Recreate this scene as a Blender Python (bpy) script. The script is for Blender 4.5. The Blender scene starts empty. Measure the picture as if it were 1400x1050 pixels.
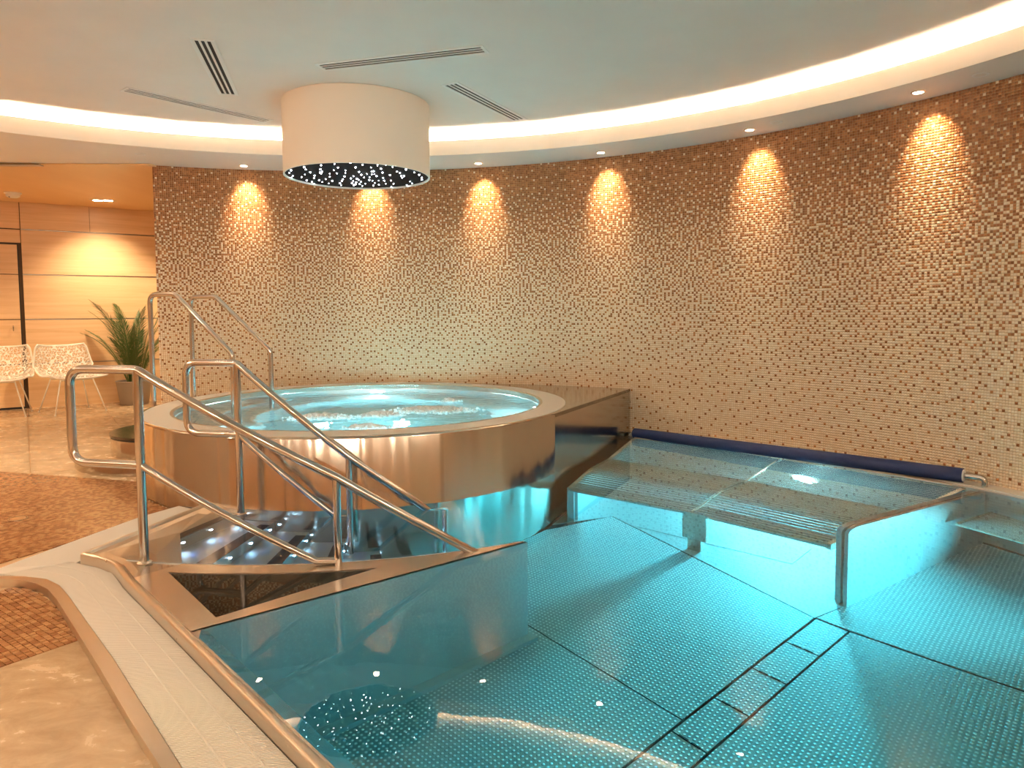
import bpy, bmesh, math, random
import numpy as np
from mathutils import Vector, Matrix
random.seed(7); rng = np.random.default_rng(7)
PI = math.pi; R_ = math.radians
scene = bpy.context.scene; COL = scene.collection

# ------------------------------------------------------------------ camera
F_PX, PITCH, ROLL, CY, HC = 976.477, 0.06540, 0.0055, 489.851, 1.1
cam = bpy.data.cameras.new('camera'); cam_o = bpy.data.objects.new('camera', cam); COL.objects.link(cam_o)
cam.sensor_width = 36; cam.lens = F_PX/1400*36; cam.shift_y = (CY-525)/1400; cam.clip_start = .02
cam_o.matrix_world = Matrix.Translation((0, 0, HC)) @ Matrix.Rotation(PI/2-PITCH, 4, 'X') @ Matrix.Rotation(-ROLL, 4, 'Z')
scene.camera = cam_o
def ray(px, py):
    x = (px-700)/F_PX; y = -(py-CY)/F_PX
    c, s = math.cos(ROLL), math.sin(ROLL); x, y = c*x-s*y, s*x+c*y
    c, s = math.cos(PITCH), math.sin(PITCH)
    return Vector((x, c+s*y, -s+c*y))
def at(px, py, z):
    """point of the room at height z seen at this place of the survey photograph"""
    d = ray(px, py); t = (z-HC)/d.z
    return Vector((d.x*t, d.y*t, z))
def uw(px, py, dep):
    """the same for a point dep below the pool's water level (refracted)"""
    d = ray(px, py).normalized(); s = at(px, py, 0); n = 1/1.333; ci = -d.z
    t = n*d + Vector((0, 0, n*ci-math.sqrt(1-n*n*(1-ci*ci))))
    return s + t*(dep/-t.z)

# ------------------------------------------------------------------ world, exposure, render
w = bpy.data.worlds.new('world'); scene.world = w; w.use_nodes = True
w.node_tree.nodes['Background'].inputs[0].default_value = (1, .78, .55, 1)
w.node_tree.nodes['Background'].inputs[1].default_value = 0.02
scene.view_settings.view_transform = 'Standard'; scene.view_settings.look = 'None'
scene.view_settings.exposure = 1.42; scene.view_settings.gamma = 1; scene.view_settings.use_curve_mapping = False
cy = scene.cycles
cy.use_denoising = True; cy.max_bounces = 14; cy.transmission_bounces = 10; cy.glossy_bounces = 6; cy.diffuse_bounces = 5
cy.volume_bounces = 0; cy.transparent_max_bounces = 8; cy.sample_clamp_indirect = 6; cy.sample_clamp_direct = 0
cy.caustics_refractive = True; cy.caustics_reflective = False; cy.blur_glossy = .6

COVE_POWER = 440.0
SPOT_POWER = 27.0
POOL_POWER = 68.0
TUB_POWER = 30.0
LOBBY_POWER = 135.0
DECK_FILL_POWER = 9.0
RING_FILL_POWER = 66.0
WARM = (1.0, .72, .47)

def lamp(name, kind, loc, aim, power, color, parent=None, size=.1, **kw):
    l = bpy.data.lights.new(name, kind); l.energy = power; l.color = color
    if kind == 'AREA':
        l.shape = 'DISK'; l.size = size
    else:
        l.shadow_soft_size = size
    for k, v in kw.items(): setattr(l, k, v)
    o = bpy.data.objects.new(name, l); COL.objects.link(o)
    o.location = loc; o.rotation_euler = Vector(aim).to_track_quat('-Z', 'Y').to_euler()
    if parent is not None:
        o.parent = parent; o.location = Vector(loc)-org(parent)
    return o

# ------------------------------------------------------------------ mesh helpers
ORG = {}
def org(o): return ORG.get(o.name, Vector((0, 0, 0)))
def link(name, me, parent=None, origin=None):
    o = bpy.data.objects.new(name, me); COL.objects.link(o)
    if parent is not None:
        o.parent = parent; ORG[o.name] = org(parent)
    elif origin is not None:
        o.location = origin; ORG[o.name] = Vector(origin)
    return o
def mesh(name, verts, faces, mats, parent=None, smooth=False, origin=None, fmat=None, auto=None):
    off = org(parent) if parent is not None else (Vector(origin) if origin is not None else Vector((0, 0, 0)))
    me = bpy.data.meshes.new(name)
    v = np.asarray(verts, float).reshape(-1, 3)-np.array(off)
    me.from_pydata(v.tolist(), [], faces)
    for m in (mats if isinstance(mats, (list, tuple)) else [mats]): me.materials.append(m)
    if fmat is not None: me.polygons.foreach_set('material_index', np.asarray(fmat, np.int32))
    if smooth:
        me.polygons.foreach_set('use_smooth', np.ones(len(me.polygons), bool))
        if auto: me.set_sharp_from_angle(angle=R_(auto))
    me.update()
    return link(name, me, parent, origin)
def empty(name, loc, label, cat, group=None):
    o = bpy.data.objects.new(name, None); COL.objects.link(o); o.location = loc; o.empty_display_size = .1
    ORG[o.name] = Vector(loc); tag(o, label, cat, group); return o
def tag(o, label=None, cat=None, group=None, kind=None):
    if label: o['label'] = label
    if cat: o['category'] = cat
    if group: o['group'] = group
    if kind: o['kind'] = kind
    return o
class MB:
    """collects polygons"""
    def __init__(s): s.v = []; s.f = []; s.m = []
    def add(s, vs, fs, m=0):
        b = len(s.v); s.v += [tuple(p) for p in vs]; s.f += [tuple(i+b for i in f) for f in fs]; s.m += [m]*len(fs); return s
    def build(s, name, mats, parent=None, smooth=False, origin=None, auto=None):
        return mesh(name, s.v, s.f, mats, parent, smooth, origin, s.m, auto)
    def prism(s, poly, z0, z1, m=0):
        """poly of (x,y) or (x,y,z): an extruded slab; z1 top, z0 bottom (numbers or per-vertex lists)"""
        n = len(poly)
        a = sum(poly[i][0]*poly[(i+1) % n][1]-poly[(i+1) % n][0]*poly[i][1] for i in range(n))
        if a < 0: poly = list(poly)[::-1]; z0 = z0[::-1] if isinstance(z0, list) else z0; z1 = z1[::-1] if isinstance(z1, list) else z1
        Z0 = z0 if isinstance(z0, list) else [z0]*n; Z1 = z1 if isinstance(z1, list) else [z1]*n
        vs = [(p[0], p[1], z) for p, z in zip(poly, Z0)]+[(p[0], p[1], z) for p, z in zip(poly, Z1)]
        fs = [tuple(range(n, 2*n)), tuple(range(n-1, -1, -1))]+[(i, (i+1) % n, n+(i+1) % n, n+i) for i in range(n)]
        return s.add(vs, fs, m)
    def ribbon(s, A, B, z0, z1, m=0):
        """slab between two polylines of equal length"""
        for i in range(len(A)-1): s.prism([A[i][:2], A[i+1][:2], B[i+1][:2], B[i][:2]], z0, z1, m)
        return s
    def box(s, c, d, rz=0, bev=0, m=0):
        x, y, z = d[0]/2, d[1]/2, d[2]/2; ca, sa = math.cos(rz), math.sin(rz)
        def T(p): return (c[0]+ca*p[0]-sa*p[1], c[1]+sa*p[0]+ca*p[1], c[2]+p[2])
        if bev <= 0:
            vs = [T((i*x, j*y, k*z)) for k in (-1, 1) for j in (-1, 1) for i in (-1, 1)]
            fs = [(0, 2, 3, 1), (4, 5, 7, 6), (0, 1, 5, 4), (2, 6, 7, 3), (0, 4, 6, 2), (1, 3, 7, 5)]
            return s.add(vs, fs, m)
        b = bev
        prof = [(-z, b), (-z+b, 0), (z-b, 0), (z, b)]; rings = []
        for zz, i in prof:
            X, Y = x-i, y-i; cc = b if i == 0 else b*.6
            rings.append([(X-cc, -Y), (X, -Y+cc), (X, Y-cc), (X-cc, Y), (-X+cc, Y), (-X, Y-cc), (-X, -Y+cc), (-X+cc, -Y)])
        vs = [T((p[0], p[1], zz)) for (zz, i), r in zip(prof, rings) for p in r]; fs = []
        for k in range(3): fs += [(k*8+i, k*8+(i+1) % 8, k*8+8+(i+1) % 8, k*8+8+i) for i in range(8)]
        fs += [tuple(range(7, -1, -1)), tuple(range(24, 32))]
        return s.add(vs, fs, m)
    def lathe(s, c, prof, n=64, a0=0, a1=2*PI, m=0):
        """prof: list of (radius, z); a full turn or an arc"""
        full = abs(a1-a0-2*PI) < 1e-6; k = n if full else n+1; vs = []; fs = []
        for i in range(k):
            a = a0+(a1-a0)*i/n
            vs += [(c[0]+r*math.cos(a), c[1]+r*math.sin(a), z) for r, z in prof]
        q = len(prof)
        for i in range(n):
            j = (i+1) % k
            for t in range(q-1): fs.append((i*q+t, j*q+t, j*q+t+1, i*q+t+1))
        return s.add(vs, fs, m)
    def disc(s, c, r, z, n=32, up=True, m=0):
        vs = [(c[0]+r*math.cos(2*PI*i/n), c[1]+r*math.sin(2*PI*i/n), z) for i in range(n)]
        return s.add(vs, [tuple(range(n)) if up else tuple(range(n-1, -1, -1))], m)
    def tube(s, pts, r, n=12, caps=True, m=0, r1=None):
        P = [Vector(p) for p in pts]; k = len(P); vs = []; fs = []
        T = [(P[min(i+1, k-1)]-P[max(i-1, 0)]).normalized() for i in range(k)]
        u = T[0].orthogonal().normalized()
        for i in range(k):
            u = (u-T[i]*u.dot(T[i])).normalized(); v = T[i].cross(u)
            rr = r if r1 is None else r+(r1-r)*i/(k-1)
            vs += [P[i]+(u*math.cos(2*PI*j/n)+v*math.sin(2*PI*j/n))*rr for j in range(n)]
        for i in range(k-1): fs += [(i*n+j, i*n+(j+1) % n, i*n+n+(j+1) % n, i*n+n+j) for j in range(n)]
        if caps: fs += [tuple(range(n-1, -1, -1)), tuple(range((k-1)*n, k*n))]
        return s.add(vs, fs, m)
    def sphere(s, c, r, n=8, k=5, sz=1, m=0):
        vs = [(c[0], c[1], c[2]-r*sz)]; fs = []
        for i in range(1, k):
            a = -PI/2+PI*i/k
            vs += [(c[0]+r*math.cos(a)*math.cos(2*PI*j/n), c[1]+r*math.cos(a)*math.sin(2*PI*j/n), c[2]+r*sz*math.sin(a)) for j in range(n)]
        vs.append((c[0], c[1], c[2]+r*sz)); t = len(vs)-1
        fs += [(0, 1+(j+1) % n, 1+j) for j in range(n)]
        for i in range(k-2): fs += [(1+i*n+j, 1+i*n+(j+1) % n, 1+(i+1)*n+(j+1) % n, 1+(i+1)*n+j) for j in range(n)]
        fs += [(t, 1+(k-2)*n+j, 1+(k-2)*n+(j+1) % n) for j in range(n)]
        return s.add(vs, fs, m)
def fillet(pts, r, n=6):
    P = [Vector(p) for p in pts]; out = [P[0]]
    for i in range(1, len(P)-1):
        a = (P[i-1]-P[i]); b = (P[i+1]-P[i]); la, lb = a.length, b.length; a.normalize(); b.normalize()
        ang = a.angle(b)
        if ang > R_(176): out.append(P[i]); continue
        d = min(r/math.tan(ang/2), la*.48, lb*.48); s_, e_ = P[i]+a*d, P[i]+b*d
        for k in range(n+1):
            t = k/n; out.append(s_*(1-t)**2+P[i]*2*t*(1-t)+e_*t*t)
    out.append(P[-1]); return out
def clip(poly, region):
    """clip a convex polygon by a convex CCW region"""
    out = [Vector(p[:2]) for p in poly]
    for i in range(len(region)):
        a = Vector(region[i][:2]); b = Vector(region[(i+1) % len(region)][:2]); e = b-a; new = []
        def sd(p): return e.x*(p.y-a.y)-e.y*(p.x-a.x)
        for j in range(len(out)):
            p, q = out[j], out[(j+1) % len(out)]; sp, sq = sd(p), sd(q)
            if sp >= 0: new.append(p)
            if sp*sq < 0: new.append(p+(q-p)*(sp/(sp-sq)))
        out = new
        if len(out) < 3: return []
    return out
def area(p): return abs(sum(p[i][0]*p[(i+1) % len(p)][1]-p[(i+1) % len(p)][0]*p[i][1] for i in range(len(p))))/2
def along(path, n):
    """resample a polyline to n points by length"""
    P = np.array([list(p[:2]) for p in path]); L = np.r_[0, np.cumsum(np.hypot(*np.diff(P, axis=0).T))]
    t = np.linspace(0, L[-1], n); return [(float(np.interp(k, L, P[:, 0])), float(np.interp(k, L, P[:, 1]))) for k in t]

# ------------------------------------------------------------------ materials
def mat(name, col=(.8, .8, .8), rough=.5, metal=0., emit=None, estr=0., spec=None):
    m = bpy.data.materials.new(name); m.use_nodes = True; b = m.node_tree.nodes['Principled BSDF']
    b.inputs['Base Color'].default_value = (*col, 1); b.inputs['Roughness'].default_value = rough; b.inputs['Metallic'].default_value = metal
    if spec is not None: b.inputs['Specular IOR Level'].default_value = spec
    if emit: b.inputs['Emission Color'].default_value = (*emit, 1); b.inputs['Emission Strength'].default_value = estr
    return m
def N(m, t, **kw):
    n = m.node_tree.nodes.new(t)
    for k, v in kw.items():
        if k in n.inputs: n.inputs[k].default_value = v
        else: setattr(n, k, v)
    return n
def L(m, a, ao, b, bi): m.node_tree.links.new(a.outputs[ao], b.inputs[bi])
def bsdf(m): return m.node_tree.nodes['Principled BSDF']
def coords(m, scale, src='Object', rot=(0, 0, 0)):
    tc = N(m, 'ShaderNodeTexCoord'); mp = N(m, 'ShaderNodeMapping'); mp.inputs['Scale'].default_value = scale; mp.inputs['Rotation'].default_value = rot
    L(m, tc, src, mp, 'Vector'); return mp
def noise_mix(m, scale, c1, c2, detail=4, rough=.55, src='Object', lo=.3, hi=.7, rot=(0, 0, 0), dist=0.):
    mp = coords(m, scale, src, rot); nz = N(m, 'ShaderNodeTexNoise'); nz.inputs['Scale'].default_value = 1; nz.inputs['Detail'].default_value = detail
    nz.inputs['Roughness'].default_value = rough; nz.inputs['Distortion'].default_value = dist
    L(m, mp, 'Vector', nz, 'Vector'); cr = N(m, 'ShaderNodeValToRGB')
    cr.color_ramp.elements[0].position = lo; cr.color_ramp.elements[0].color = (*c1, 1); cr.color_ramp.elements[1].position = hi; cr.color_ramp.elements[1].color = (*c2, 1)
    L(m, nz, 'Fac', cr, 'Fac'); L(m, cr, 'Color', bsdf(m), 'Base Color'); return nz
def bump(m, height_node, out, strength, dist):
    b = N(m, 'ShaderNodeBump'); b.inputs['Strength'].default_value = strength; b.inputs['Distance'].default_value = dist
    L(m, height_node, out, b, 'Height'); L(m, b, 'Normal', bsdf(m), 'Normal'); return b

def brushed(name, col, rough, stretch=(60, 60, 1.2), strength=.12, metal=1.):
    m = mat(name, col, rough, metal)
    mp = coords(m, stretch); nz = N(m, 'ShaderNodeTexNoise'); nz.inputs['Scale'].default_value = 1; nz.inputs['Detail'].default_value = 5
    L(m, mp, 'Vector', nz, 'Vector')
    mr = N(m, 'ShaderNodeMapRange'); mr.inputs['To Min'].default_value = rough*.75; mr.inputs['To Max'].default_value = rough*1.35
    L(m, nz, 'Fac', mr, 'Value'); L(m, mr, 'Result', bsdf(m), 'Roughness'); bump(m, nz, 'Fac', strength, .006 if strength > .5 else .002); return m
M = {}
M['steel_tub'] = brushed('brushed_steel_vertical', (.54, .49, .43), .15, (30, 30, .4), .12)
M['steel'] = brushed('brushed_steel', (.74, .68, .60), .22, (14, 14, 14), .01)
M['steel_rail'] = mat('polished_steel_tube', (.54, .52, .50), .16, 1)
M['steel_pool'] = brushed('pool_steel', (.55, .58, .58), .36, (18, 18, 1), .10, .72)
M['steel_edge'] = brushed('steel_edge', (.70, .62, .52), .30, (30, 30, 30), .04)
M['stair'] = brushed('stair_steel', (.40, .43, .44), .32, (14, 14, 14), .05, .85)
M['rod'] = mat('steel_rod', (.66, .68, .67), .22, .9)
M['black'] = mat('black_nosing', (.012, .012, .014), .5)
M['dark'] = mat('dark_void', (.015, .013, .011), .6)
M['white_grate'] = mat('white_plastic', (.66, .62, .56), .45)
M['gutter'] = mat('gutter_bed', (.16, .135, .105), .6)
M['plaster'] = mat('white_plaster', (.80, .77, .73), .75)
nz = noise_mix(M['plaster'], (3, 3, 3), (.79, .735, .67), (.82, .765, .70))
M['grout'] = mat('grout', (.52, .33, .18), .8)
M['cream'] = mat('cream_tile', (.84, .66, .46), .22); M['cream2'] = mat('pale_cream_tile', (.88, .73, .55), .2)
M['brown'] = mat('brown_tile', (.42, .18, .075), .22); M['brown2'] = mat('dark_brown_tile', (.31, .125, .05), .22); M['amber'] = mat('amber_tile', (.54, .24, .095), .22)
M['floor_tile'] = mat('brown_floor_tile', (.38, .18, .08), .16); M['floor_tile2'] = mat('amber_floor_tile', (.46, .24, .11), .16); M['floor_tile3'] = mat('umber_floor_tile', (.30, .135, .06), .16)
M['floor_grout'] = mat('floor_grout', (.54, .35, .19), .6)
M['stone'] = mat('travertine', (.6, .45, .3), .22)
nz = noise_mix(M['stone'], (6.5, 10.0, 8), (.39, .265, .155), (.57, .42, .265), 9, .68, dist=.5, lo=.34, hi=.64); bump(M['stone'], nz, 'Fac', .10, .01)
sr = N(M['stone'], 'ShaderNodeMapRange'); sr.inputs['From Min'].default_value = .35; sr.inputs['From Max'].default_value = .65; sr.inputs['To Min'].default_value = .11; sr.inputs['To Max'].default_value = .32
L(M['stone'], nz, 'Fac', sr, 'Value'); L(M['stone'], sr, 'Result', bsdf(M['stone']), 'Roughness')
M['wood'] = mat('maple_veneer', (.6, .38, .17), .35)
nz = noise_mix(M['wood'], (1.1, 1.1, 22), (.66, .42, .21), (.80, .56, .33), 5, .6, dist=.4, lo=.28, hi=.72)
M['wood_ceiling'] = mat('maple_ceiling', (.62, .38, .16), .45)
nz = noise_mix(M['wood_ceiling'], (2.2, .5, 2), (.74, .47, .22), (.80, .54, .28), 4, .6)
M['groove'] = mat('groove', (.10, .055, .025), .6)
M['alu'] = mat('aluminium', (.75, .72, .68), .3, 1)
M['navy'] = mat('navy_foam', (.006, .018, .085), .75)
M['white'] = mat('white_enamel', (.82, .80, .76), .4)
M['chair'] = mat('white_chair', (.84, .80, .72), .5)
M['leaf'] = mat('palm_leaf', (.045, .10, .015), .45); M['leaf2'] = mat('palm_leaf_dry', (.10, .12, .025), .5)
M['stem'] = mat('palm_stem', (.07, .07, .025), .6); M['soil'] = mat('soil', (.03, .02, .012), .95)
M['pot'] = mat('grey_pot', (.34, .30, .25), .6)
M['shade'] = mat('drum_shade', (.80, .74, .66), .7)
M['star_panel'] = mat('star_panel', (.002, .0035, .006), .7, 0, None, 0, .1)
M['star'] = mat('star_point', (1, 1, 1), .5, 0, (.85, .93, 1), 13)
M['lens'] = mat('lamp_lens', (1, 1, 1), .5, 0, (1, .82, .58), 22)
M['led'] = mat('blue_led', (1, 1, 1), .5, 0, (.55, .72, 1), 40)
M['pool_lens'] = mat('pool_lamp_lens', (1, 1, 1), .5, 0, (.7, .97, 1), 14)
M['cove'] = mat('cove_led', (1, 1, 1), .5, 0, WARM, COVE_POWER)
M['tread'] = mat('dark_polished_tread', (.10, .085, .07), .15, .9)
M['foam'] = mat('water_foam', (.97, .98, .98), .6)
_f = M['foam']; tr_ = N(_f, 'ShaderNodeBsdfTranslucent'); tr_.inputs['Color'].default_value = (.95, .98, .98, 1); mx = N(_f, 'ShaderNodeMixShader'); mx.inputs[0].default_value = .6
L(_f, bsdf(_f), 'BSDF', mx, 1); L(_f, tr_, 'BSDF', mx, 2); L(_f, mx, 'Shader', _f.node_tree.nodes['Material Output'], 'Surface')
M['slot'] = mat('diffuser_slot', (.02, .018, .016), .7)
M['jet'] = mat('jet_nozzle', (.5, .52, .52), .3, 1)

def dimple(name, col, rough):
    m = mat(name, col, rough, .72); mp = coords(m, (1, 1, 1), 'Object', (0, 0, R_(42)))
    vo = N(m, 'ShaderNodeTexVoronoi'); vo.inputs['Scale'].default_value = 47; vo.inputs['Randomness'].default_value = 0.08; vo.voronoi_dimensions = '2D'
    L(m, mp, 'Vector', vo, 'Vector'); mr = N(m, 'ShaderNodeMapRange'); mr.inputs['From Min'].default_value = .12; mr.inputs['From Max'].default_value = .34
    mr.inputs['To Min'].default_value = 1; mr.inputs['To Max'].default_value = 0
    L(m, vo, 'Distance', mr, 'Value'); bump(m, mr, 'Result', .55, .006)
    cr = N(m, 'ShaderNodeValToRGB'); cr.color_ramp.elements[0].position = 0; cr.color_ramp.elements[0].color = (*[c*.86 for c in col], 1); cr.color_ramp.elements[1].position = 1; cr.color_ramp.elements[1].color = (.92, .93, .93, 1)
    L(m, mr, 'Result', cr, 'Fac'); L(m, cr, 'Color', bsdf(m), 'Base Color'); return m
M['pool_floor'] = dimple('studded_pool_floor', (.56, .59, .59), .34)

def water(name, tint, dens, amp, scale):  # absorbing, refracting, slightly rippled
    m = bpy.data.materials.new(name); m.use_nodes = True; nt = m.node_tree; nt.nodes.clear()
    out = N(m, 'ShaderNodeOutputMaterial'); g = N(m, 'ShaderNodeBsdfGlass'); g.inputs['IOR'].default_value = 1.333; g.inputs['Roughness'].default_value = 0
    g.inputs['Color'].default_value = (1, 1, 1, 1)
    v = N(m, 'ShaderNodeVolumeAbsorption'); v.inputs['Color'].default_value = (*tint, 1); v.inputs['Density'].default_value = dens
    mp = coords(m, (scale, scale, scale)); nz = N(m, 'ShaderNodeTexNoise'); nz.inputs['Scale'].default_value = 1; nz.inputs['Detail'].default_value = 2.5
    L(m, mp, 'Vector', nz, 'Vector'); b = N(m, 'ShaderNodeBump'); b.inputs['Strength'].default_value = 1; b.inputs['Distance'].default_value = amp
    L(m, nz, 'Fac', b, 'Height'); L(m, b, 'Normal', g, 'Normal'); L(m, g, 'BSDF', out, 'Surface'); L(m, v, 'Volume', out, 'Volume'); return m
M['water'] = water('pool_water', (.28, .865, .925), .85, .0004, 5)
M['tub_water'] = water('tub_water', (.28, .865, .925), .85, .016, 7)

# ------------------------------------------------------------------ key dimensions (metres; water level of the pool = 0)
WC = (-1.504, 2.0147); WR = 5.024            # curved mosaic wall
FC = (-1.171, 2.132); FR = 4.2554            # cove
TC = (-1.129, 5.467); TR = 1.563             # whirlpool tub
ZS, ZL, ZC = 2.4667, 2.5925, 2.648           # soffit, cove lip, ceiling
ZF = -.06                                    # deck floor
DEP = 1.07                                   # pool depth
def pol(c, r, deg): return (c[0]+r*math.cos(R_(deg)), c[1]+r*math.sin(R_(deg)))
cd = Vector((.674, -.739)); cn = Vector((.739, .674))      # along and across the long pool edge
CURB = [(-1.969, 3.174), (-1.86, 3.125), (-1.751, 3.053), (-1.68, 2.97), (-1.609, 2.881), (-1.371, 2.622), (-.872, 2.074), (-.487, 1.651), (-.487+.674*3.05, 1.651-.739*3.05)]
G2 = [(-1.969, 3.174), (-1.907, 3.424), (-1.768, 4.019)]   # short pool edge towards the tub
CURB_END = CURB[-1]
STRIP_IN = [tuple(at(*p, -.03)[:2]) for p in ((0, 780), (30, 781), (60, 785), (78, 794), (90, 809), (150, 895), (205, 985), (245, 1050))]
STRIP_OUT = [tuple(at(*p, -.03)[:2]) for p in ((0, 784.5), (24, 786), (46, 791), (62, 799), (74, 813), (130, 905), (170, 975), (217, 1050))]
STRIP_IN = [(STRIP_IN[0][0]-.8, STRIP_IN[0][1]-.02)]+STRIP_IN+[tuple(Vector(STRIP_IN[-1])+cd*2.6)]
STRIP_OUT = [(STRIP_OUT[0][0]-.8, STRIP_OUT[0][1]-.02)]+STRIP_OUT+[tuple(Vector(STRIP_OUT[-1])+cd*2.6)]
BORD = [(-3.05, 3.19), tuple(at(-5, 772, -.04)[:2]), tuple(at(190, 703, -.04)[:2]), tuple(at(243, 688.5, -.04)[:2])]

# ------------------------------------------------------------------ structure: floor
tub_arc = [pol(TC, TR-.012, a) for a in range(246, 118, -4)]
fl_poly = [(-9.5, -4.5), (4.2, -4.5), (4.2, CURB_END[1]), CURB_END]+CURB[-2::-1]+G2[1:]+tub_arc+[(-2.3, 11.6), (-9.5, 6.6)]
floor = MB().prism(fl_poly, ZF-.10, ZF-.006).build('floor', M['floor_grout']); tag(floor, kind='structure')
def uvgrid(o, ex, ey, step, n0, n1, m0, m1, gap):
    o = Vector(o); ex = Vector(ex).normalized(); ey = Vector(ey).normalized()
    for i in range(n0, n1):
        for j in range(m0, m1):
            a = o+ex*(i*step+gap/2)+ey*(j*step+gap/2); s_ = step-gap
            yield i, j, [a, a+ex*s_, a+ex*s_+ey*s_, a+ey*s_]
# near corner of brown mosaic, its stone edge and the slab in front of the camera
E0, E1 = at(0, 903, ZF), at(105, 868, ZF); ed = (E1-E0).to_2d().normalized(); en = Vector((-ed.y, ed.x))
so = [Vector(p) for p in STRIP_OUT]
near_reg_hi = [E0.to_2d()-ed*1.0]+[E1.to_2d()+ed*.06]+so[5:1:-1]+[so[0]]
mos_reg = [E0.to_2d()-ed*1.2, E1.to_2d()+ed*.05, so[6]+(so[5]-so[6])*1.0, so[5], so[4], so[3], so[2], so[0]]
mos_reg = [E0.to_2d()-ed*1.2, E1.to_2d()+ed*.03, so[5], so[4], so[3], so[2], so[0]]
TP = .0225; tiles = []
for i, j, q in uvgrid(E1.to_2d()+ed*.2, -ed, en, TP, 0, 60, 0, 34, .0035):
    c = clip(q, mos_reg)
    if len(c) >= 3 and area(c) > TP*TP*.25: tiles.append((sum((p for p in c), Vector((0, 0)))/len(c), c))
vc = at(70, 840, ZF).to_2d(); tiles.sort(key=lambda t: (t[0]-vc).length)
fm = [M['floor_tile'], M['floor_tile2'], M['floor_tile3']]
base_tiles = {}
mbs = MB()
for k, (c, q) in enumerate(tiles):
    z = ZF+random.uniform(-.0006, .0012)
    if k < 290:
        loc = [(p.x-c.x, p.y-c.y) for p in q]
        key = None
        if abs(area(q)-(TP-.0035)**2) < 1e-7:
            key = random.randrange(3)
        if key is not None and key in base_tiles: me = base_tiles[key]
        else:
            b = MB().prism(loc, -.006, 0); me = bpy.data.meshes.new('mosaic_tile'); me.from_pydata(b.v, [], b.f); me.materials.append(fm[key if key is not None else random.randrange(3)])
            if key is not None: base_tiles[key] = me
        o = bpy.data.objects.new('mosaic_tile', me); COL.objects.link(o); o.parent = floor; o.location = (c.x, c.y, z); o.rotation_euler = (random.gauss(0, .02), random.gauss(0, .02), 0)
    else: mbs.prism(q, z-.006, z, random.randrange(3))
# far mosaic strip between the gutter and the pale stone
bd = (Vector(BORD[2])-Vector(BORD[1])).normalized(); bn = Vector((-bd.y, bd.x))
s0, s1 = at(-60, 632, ZF).to_2d(), at(215, 655, ZF).to_2d()
far_reg = [Vector(BORD[1])-bd*.02, Vector(BORD[3])+bd*.1, s1, s0, s0-bd*1.3]
far_reg = [Vector(BORD[1]), Vector(BORD[2]), Vector(BORD[3]), s1, s0, Vector((-4.3, 4.2)), Vector((-3.6, 3.21))]
ctr = sum(far_reg, Vector((0, 0)))/len(far_reg)
far_reg.sort(key=lambda p: math.atan2(p.y-ctr.y, p.x-ctr.x))
for i, j, q in uvgrid(BORD[1], bd, bn, TP, -50, 110, -2, 130, .0035):
    m_ = (q[0]+q[2])/2
    if (m_-Vector(TC)).length < TR+.01: continue
    c = clip(q, far_reg)
    if len(c) >= 3 and area(c) > TP*TP*.2: z = ZF+random.uniform(-.0008, .001); mbs.prism(c, z-.006, z, random.randrange(3))
o = mbs.build('mosaic_tiles', fm, floor); tag(o, kind='stuff')
# pale travertine slabs
wn_, wd_ = -.5995, 10.59
wnv = Vector((math.sin(wn_), math.cos(wn_))); wt = Vector((wnv.y, -wnv.x))       # wall normal (into the wall) and direction along it
def slabs(orig, ex, ey, sx, sy, ni, nj, reg, skip=None):
    ex = Vector(ex); ey = Vector(ey)
    for i in range(*ni):
        for j in range(*nj):
            a = Vector(orig)+ex*(i*sx)+ey*(j*sy)+ex*.0; q = [a+ex*.003+ey*.003, a+ex*(sx-.003)+ey*.003, a+ex*(sx-.003)+ey*(sy-.003), a+ex*.003+ey*(sy-.003)]
            c = clip(q, reg)
            if len(c) < 3 or area(c) < .004: continue
            if skip and skip(sum(c, Vector((0, 0)))/len(c)): continue
            z = ZF+random.uniform(-.0004, .0004)
            MB().prism([tuple(p) for p in c], z-.008, z).build('stone_slab', M['stone'], floor)
def pole(n_, d_): return n_*d_
W0 = wnv*wd_
hi_reg = [s1+(s0-s1)*((-7.0-s1.x)/(s0.x-s1.x)), s1, s1+Vector((.15, .6)), W0+wt*4.0, W0-wt*1.8]
slabs(W0, wt, -wnv, .78, .55, (-7, 6), (0, 12), hi_reg, lambda p: (p-Vector(TC)).length < TR-.3)
sx_ = so[8]+(so[8]-so[6]).normalized()*2.6
lo_reg = [sx_-cn*1.6, sx_+cn*.03, E1.to_2d()+ed*.045, E0.to_2d()-ed*1.4]
slabs(E1.to_2d()+ed*.5, cd, -ed, 1.1, .95, (-1, 4), (0, 3), lo_reg)
# round cover in the mosaic floor
p = at(22, 702, ZF)
fd = empty('floor_drain', (p.x, p.y, ZF), 'small round drain cover set in the brown mosaic floor at left', 'drain')
MB().lathe(p, [(.050, ZF), (.050, ZF+.004), (.042, ZF+.004), (.042, ZF+.001)], 28).build('ring', M['steel'], fd, True, auto=40)
MB().lathe(p, [(.041, ZF), (.040, ZF+.003), (.0, ZF+.003)], 28).build('cover', M['floor_tile2'], fd)

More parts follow.
